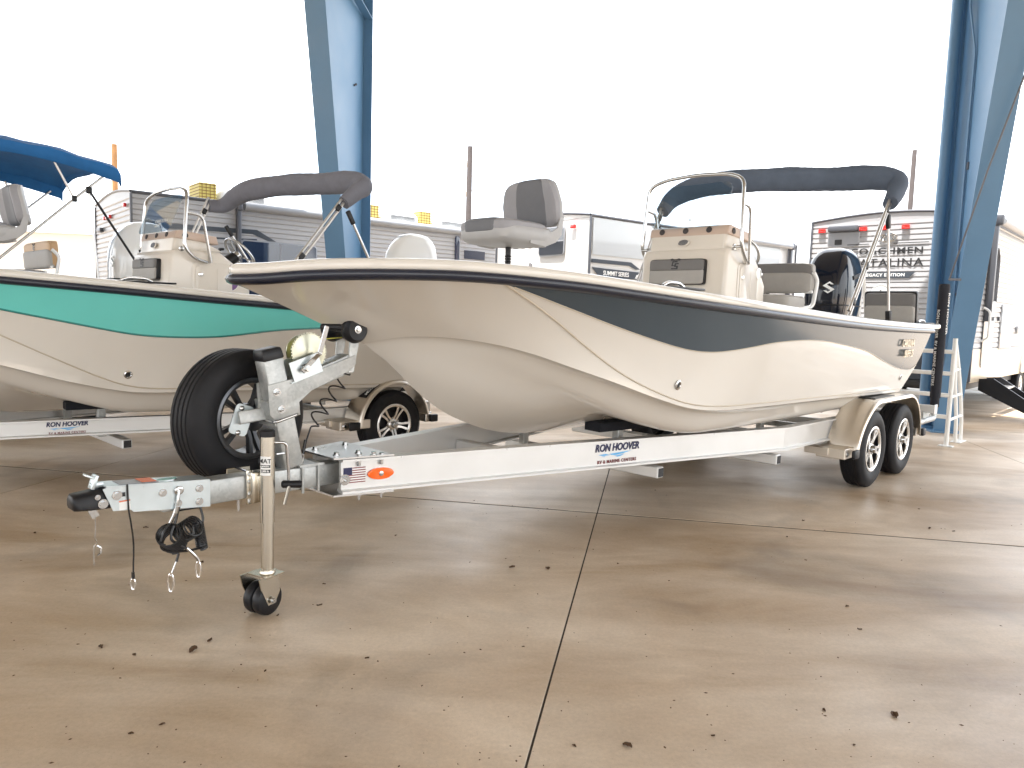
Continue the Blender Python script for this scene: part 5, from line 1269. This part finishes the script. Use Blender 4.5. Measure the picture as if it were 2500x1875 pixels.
for sx_, ph in ((.16, 0), (.10, .4)): g.tube([end_m(1.30, 2.88) @ Vector((sx_ * math.cos(a) * .8, .07 * math.sin(a + ph), .012)) for a in np.linspace(0, 2 * math.pi, 25)[:-1]], .012, 6, closed=True)
g.build('swirl_badge', 'chrome', rvR)
g = G(); g.prism([(-.02, -.006), (.50, -.006), (.50, .006), (-.02, .006)], end_m(1.2, 2.79) @ zo, .003); g.prism([(-.5, -.006), (-.15, -.006), (-.15, .006), (-.5, .006)], end_m(1.45, 2.79) @ zo, .003); g.build('name_rule', 'inkblack', rvR, smooth=False)
g = G(); g.prism([(-.11, -.01), (.11, -.01), (.11, .01), (-.11, .01)], end_m(.62, 1.50) @ zo, .004); g.build('plate', 'rv_dark', rvR, smooth=False)
g = G(); g.prism([(-1.2, -.55), (1.2, -.55), (1.2, 0), (-1.2, 0)], end_m(1.27, 1.15) @ Matrix.Translation((0, 0, -.004)), .012); g.build('lower_panel', 'rv_dark', rvR, smooth=False)
awning(rvR, .75, 7.6, zt - .02, (.62,))
g = G(); g.prism([(.0, .60), (8.5, .60), (8.5, 1.12), (.0, 1.12)], frame((0, -.012, 0), (1, 0, 0), (0, 0, 1)), .010); g.build('skirt', 'rv_tan', rvR, smooth=False)
g = G(); g.prism(rrect(.72, 1.92, .08, 5), side_m(.95, 1.78), .02, bev=.008); dr = g.build('entry_door', 'rv_shiny', rvR)
g = G(); g.tube(round_path([(.50, -.03, 1.25), (.50, -.12, 1.30), (.50, -.12, 1.72), (.50, -.03, 1.78)], .05), .018, 8); g.build('grab_handle', 'white', dr)
g = G(); g.tube(round_path([(1.36, -.03, 1.9), (1.36, -.03, 2.62), (1.20, -.03, 2.76)], .1), .012, 8); g.build('door_hinge', 'rv_trim', dr)
g = G(); g.prism(rrect(1.05, .78, .05, 4), side_m(2.45, 1.48), .015, bev=.005); hd = g.build('cargo_hatch', 'rv_awn', rvR)
g = G(); g.prism(rrect(.96, .69, .04, 4), side_m(2.45, 1.48) @ Matrix.Translation((0, 0, .015)), .006); g.build('hatch_panel', 'rv_shiny', hd, smooth=False)
g = G(); g.lathe([(.07, 0), (.07, .03), (.04, .045), (.001, .045)], (3.45, -.015, 1.44), (0, -1, 0), 16); g.build('side_light', 'rv_awn', rvR)
g = G(); g.prism(rrect(.10, .07, .01, 2), side_m(1.75, 1.62), .03); g.build('outlet_cover', 'rv_trim', rvR)
# wheel arch and steps
g = G(); g.tube(smooth_path([(4.15, -.03, .62), (4.3, -.03, .88), (4.6, -.03, .98), (5.7, -.03, .98), (5.95, -.03, .85), (6.1, -.03, .62)], 5), .035, 8); g.build('wheel_arch', 'alum', rvR)
stp = None
for k, x in enumerate((.68, 1.26)):
    g = G(); P = [(-.02, .64), (-.22, .66), (-1.12, .06), (-1.12, -.0), (-.98, .0), (-.02, .46)]
    g.prism([(-y, z) for y, z in P], frame((x, 0, 0), (0, -1, 0), (0, 0, 1)), .045); o = g.build('entry_steps' if k == 0 else 'stringer', 'black', rvR if k == 0 else stp, smooth=False)
    if k == 0: stp = o
g = G()
for k in range(3): g.box((.97, -.30 - k * .29, .52 - k * .19), (.56, .24, .03), bev=.004, seg=1)
g.build('tread', 'alum', stp, smooth=False)
g = G(); el = [(.07 * math.cos(a), .035 * math.sin(a)) for a in np.linspace(0, 2 * math.pi, 24)[:-1]]; g.prism(el, frame((.679, -.22, .56), (0, -1, 0), (0, 0, 1)), .002); g.build('step_sticker', 'stepblue', stp, smooth=False)
g = G(); g.cyl((.6, .4, .0), (.6, .4, .55), .03, seg=10); g.lathe([(.09, 0), (.09, .012), (.04, .02)], (.6, .4, 0), (0, 0, 1), 14); g.build('stabiliser_jack', 'galv', rvR)
ac_unit(rvR, 3.4, 1.3, zt + .12, pack=False)

# ------------------------------------------------------------------ white boarding ladders
def ladder(label, loc, rz, wid=1.5, h=1.32, hand=True, n=4):
    t = thing('boarding_ladder', label, 'ladder', loc, rz, 'white boarding ladders')
    for x in (0, -wid):
        g = G(); g.tube([(x, 0, .01), (x, .02, h)], .026, 12)
        fr = g.build('ladder_frame', 'white', t)
        g = G(); g.tube(smooth_path([(x, .015, h - .02), (x, .20, h * .80), (x, .42, .72), (x, .62, .30), (x, .68, .01)], 6), .022, 10)
        g.tube(smooth_path([(x, .06, h * .86), (x, .18, .75), (x, .36, .34), (x, .42, .01)], 6), .022, 10)
        for z, y1 in ((.32, .62), (.60, .50), (.92, .32)): g.tube([(x, .01, z), (x, y1, z + .02)], .018, 8)
        g.build('brace', 'white', fr)
        g = G(); g.box((x, 0, .007), (.16, .10, .012), bev=.003, seg=1); g.box((x, .56, .007), (.12, .30, .012), bev=.003, seg=1); g.build('foot_plate', 'white', fr, smooth=False)
    for k in range(n):
        g = G(); z = .36 + .265 * k; g.box((-wid / 2, .008, z), (wid, .045, .05), bev=.012); g.build('rung', 'white', t)
    if hand:
        g = G(); g.tube(round_path([(-wid + .1, .02, h), (-wid + .1, .05, 2.08), (-wid + .1, .1, 2.10), (-wid + .1, .50, 1.1)], .04), .024, 10); g.build('handrail', 'white', t)
    return t
ladder('white tubular boarding ladder beside the blue column with downspout', (5.33, 8.96, 0), R(-44), 1.25)
ladder('white tubular boarding ladder standing behind the teal boat trailer', (-.95, 12.2, 0), R(20), 1.2, hand=False)

# ------------------------------------------------------------------ far things
def pole(name, label, x, y, h, r, m, cat='pole', grp=None):
    t = thing(name, label, cat, (x, y, 0), 0, grp)
    g = G(); g.tube([(0, 0, -.1), (0, 0, h * .5), (0, 0, h)], [r, r * .9, r * .75], 14); g.build('shaft', m, t); return t
def ray_at(px, dist):                       # ground position straight under a picture column
    return ((px - 1250) / 1806.8 * dist, dist)
x, y = ray_at(285, 38); pw = pole('utility_pole', 'tawny wooden utility pole with short climbing pegs', x, y, 9.3, .17, 'wood', grp='utility poles beyond the trailers')
g = G()
for k, z in enumerate((6.6, 7.6, 8.5)):
    g.tube([(-.5, 0, z), (.5, 0, z)], .02, 6); g.tube([(-.45, 0, z), (-.45, 0, z + .25)], .02, 6)
g.build('peg', 'rv_trim', pw)
x, y = ray_at(1133, 42); pd = pole('utility_pole', 'dark slender utility pole standing behind the swivel seat', x, y, 10.6, .19, 'poledark', grp='utility poles beyond the trailers')
g = G()
for z in (8.0, 8.8, 9.6): g.box((-.16, 0, z), (.12, .1, .25)); g.tube([(-.2, 0, z + .2), (.2, 0, z + .2)], .02, 6)
g.build('cable_bracket', 'lampgrey', pd)
x, y = ray_at(2190, 44); pole('utility_pole', 'short grey utility pole above the lapped white travel trailer', x, y, 11.6, .17, 'poledark', grp='utility poles beyond the trailers')
x, y = ray_at(944, 46); pl_ = pole('lamp_post', 'twin headed area lamp on a thin grey post', x, y, 8.7, .10, 'lampgrey', 'street lamp')
g = G()
for sg in (1, -1): g.box((sg * .55, 0, 8.75), (.6, .32, .15), Matrix.Rotation(R(-8 * sg), 3, 'Y'), bev=.03)
g.build('lamp_head', 'lampgrey', pl_); g = G(); g.tube([(-.4, 0, 8.72), (.4, 0, 8.72)], .05, 8); g.build('lamp_arm', 'lampgrey', pl_)
# cream warehouse and picket fence far on the left
wh = thing('warehouse', 'low cream warehouse behind the steel picket fence', 'building', (-27, 36, 0), R(8))
g = G(); g.box((0, 4, 2.35), (24, 8, 4.7)); g.build('wall', 'wallcream', wh, smooth=False)
g = G(); g.box((0, 4, 4.78), (24.3, 8.3, .16)); g.build('roof', 'rv_roof', wh, smooth=False)
g = G(); g.prism([(8.6, 4.86), (11.4, 4.86), (11.4, 5.5), (8.6, 5.7)], frame((0, .5, 0), (1, 0, 0), (0, 0, 1)), -.5); g.build('roof_unit', 'rv_grey', wh, smooth=False)
g = G(); g.box((9.2, -.02, 1.6), (1.0, .06, 2.1)); g.build('door', 'fence', wh, smooth=False)
fe = thing('picket_fence', 'pale steel picket fence in front of the cream warehouse', 'fence', (-24, 27, 0), R(6))
g = G(); g.box((0, 0, .03), (.05, .05, 2.0)); g.bm.free()
g = G(); g.box((0, 0, 1.0), (.06, .03, 2.0), bev=.01, seg=1); pk = g.build('picket', 'fence', fe, smooth=False)
for k in range(110):
    o = pk if k == 0 else pk.copy()
    if k: COL.objects.link(o); o.parent = fe
    o.location = (-5.5 + k * .155, 0, 0)
g = G(); g.box((3.0, .03, .35), (17.2, .03, .05)); g.box((3.0, .03, 1.7), (17.2, .03, .05)); g.build('fence_rail', 'fence', fe, smooth=False)

# ------------------------------------------------------------------ dry leaves on the slab
def px_ground(px, py):
    d = fw + cr * ((px * 1.1302 - 1250) / 1806.8) - cu * ((py * 1.1302 - 937.5) / 1806.8)
    t = -CAMH / d.z; return Vector((0, 0, CAMH)) + d * t
rnd = random.Random(11)
def leaf_mesh(k):
    g = G(); n = 7; rows = []
    for i in range(n):
        u = i / (n - 1); wd = .45 * math.sin(math.pi * min(1, u * 1.02 + .02)) ** .8 * rnd.uniform(.75, 1.15) + .02
        z = .18 * math.sin(u * 3 + k) ** 2 + .03
        rows.append([(u - .5, -wd, z + .22 * rnd.uniform(.3, 1)), (u - .5, -wd * .45, z + .05), (u - .5, 0, z * .4), (u - .5, wd * .45, z + .06), (u - .5, wd, z + .28 * rnd.uniform(.2, 1))])
    g.loft(rows); me = g.build('dry_leaf', 'leaf'); me.modifiers.new('t', 'SOLIDIFY').thickness = .03; return me
protos = [leaf_mesh(k) for k in range(5)]
LEAVES = [(218, 1398, 1.2), (290, 1415, .7), (453, 1385, .9), (418, 1406, 1.5), (350, 1565, .7), (283, 1585, .6), (573, 1450, .5), (793, 1422, .7), (912, 1482, .5), (1106, 1226, 1.2), (1183, 1228, 1.2), (700, 1262, .6), (690, 1308, .9), (315, 1140, 1.1), (75, 1152, .7), (855, 1157, .8), (1735, 1125, .8), (1445, 1255, .5), (1335, 1218, .6), (1740, 1210, .6), (1830, 1310, .7), (1932, 1547, 1.3), (1857, 1360, .7), (1355, 1612, 1.2), (1780, 1535, .6), (1845, 1610, .5), (2008, 1142, 1.1), (1540, 1590, .5), (1240, 1612, .6), (1130, 1397, .45), (1700, 1160, .7), (2060, 1148, .7), (1985, 1100, .6), (245, 1445, .4), (1015, 1215, .5), (545, 1318, .4), (437, 1215, .9), (600, 1330, .6)]
for k, (px, py, s_) in enumerate(LEAVES):
    o = protos[k] if k < 5 else protos[k % 5].copy()
    if k >= 5: COL.objects.link(o)
    p = px_ground(px, py); sz = .030 * s_
    o.location = (p.x, p.y, .0); o.rotation_euler = (0, 0, rnd.uniform(0, 6.3)); o.scale = (sz, sz * rnd.uniform(.5, .9), sz * rnd.uniform(.6, 1))
    bl_ = bmat.inverted() @ Vector((p.x, p.y, 0)); dj = (p - Vector((-1.2, 3.5, 0))).length
    txt = 'dry brown leaf on the concrete near the trailer jack wheel' if dj < .9 else 'dry brown leaf lying close to a floor joint' if min(abs(bl_.x), abs(bl_.y), abs(bl_.x - SX)) < .25 else 'small curled dry brown leaf alone on open concrete'
    tag(o, txt, 'leaf', 'dry leaves scattered on the concrete')
# finer grit and crumbs, too small to count
g = G()
for k in range(260):
    px, py = rnd.uniform(0, 2212), rnd.uniform(1000, 1655); p = px_ground(px, py); r_ = rnd.uniform(.001, .0034) * (1 + p.y * .10)
    a = rnd.uniform(0, 6.3); dx, dy = math.cos(a) * r_ * rnd.uniform(.7, 2.6), math.sin(a) * r_ * rnd.uniform(.7, 2.2)
    v0 = g.ring([(p.x - dx, p.y - dy, 0), (p.x + dy * .6, p.y - dx * .6, 0), (p.x + dx, p.y + dy, 0), (p.x - dy * .6, p.y + dx * .6, 0)]); tp = g.bm.verts.new((p.x, p.y, r_ * .8))
    for i in range(4): g.face((v0[i], v0[(i + 1) % 4], tp))
cr_o = g.build('grit', 'leaf', smooth=False, weld=0); cr_o['kind'] = 'stuff'; cr_o['label'] = 'dark crumbs and grit strewn over the concrete'
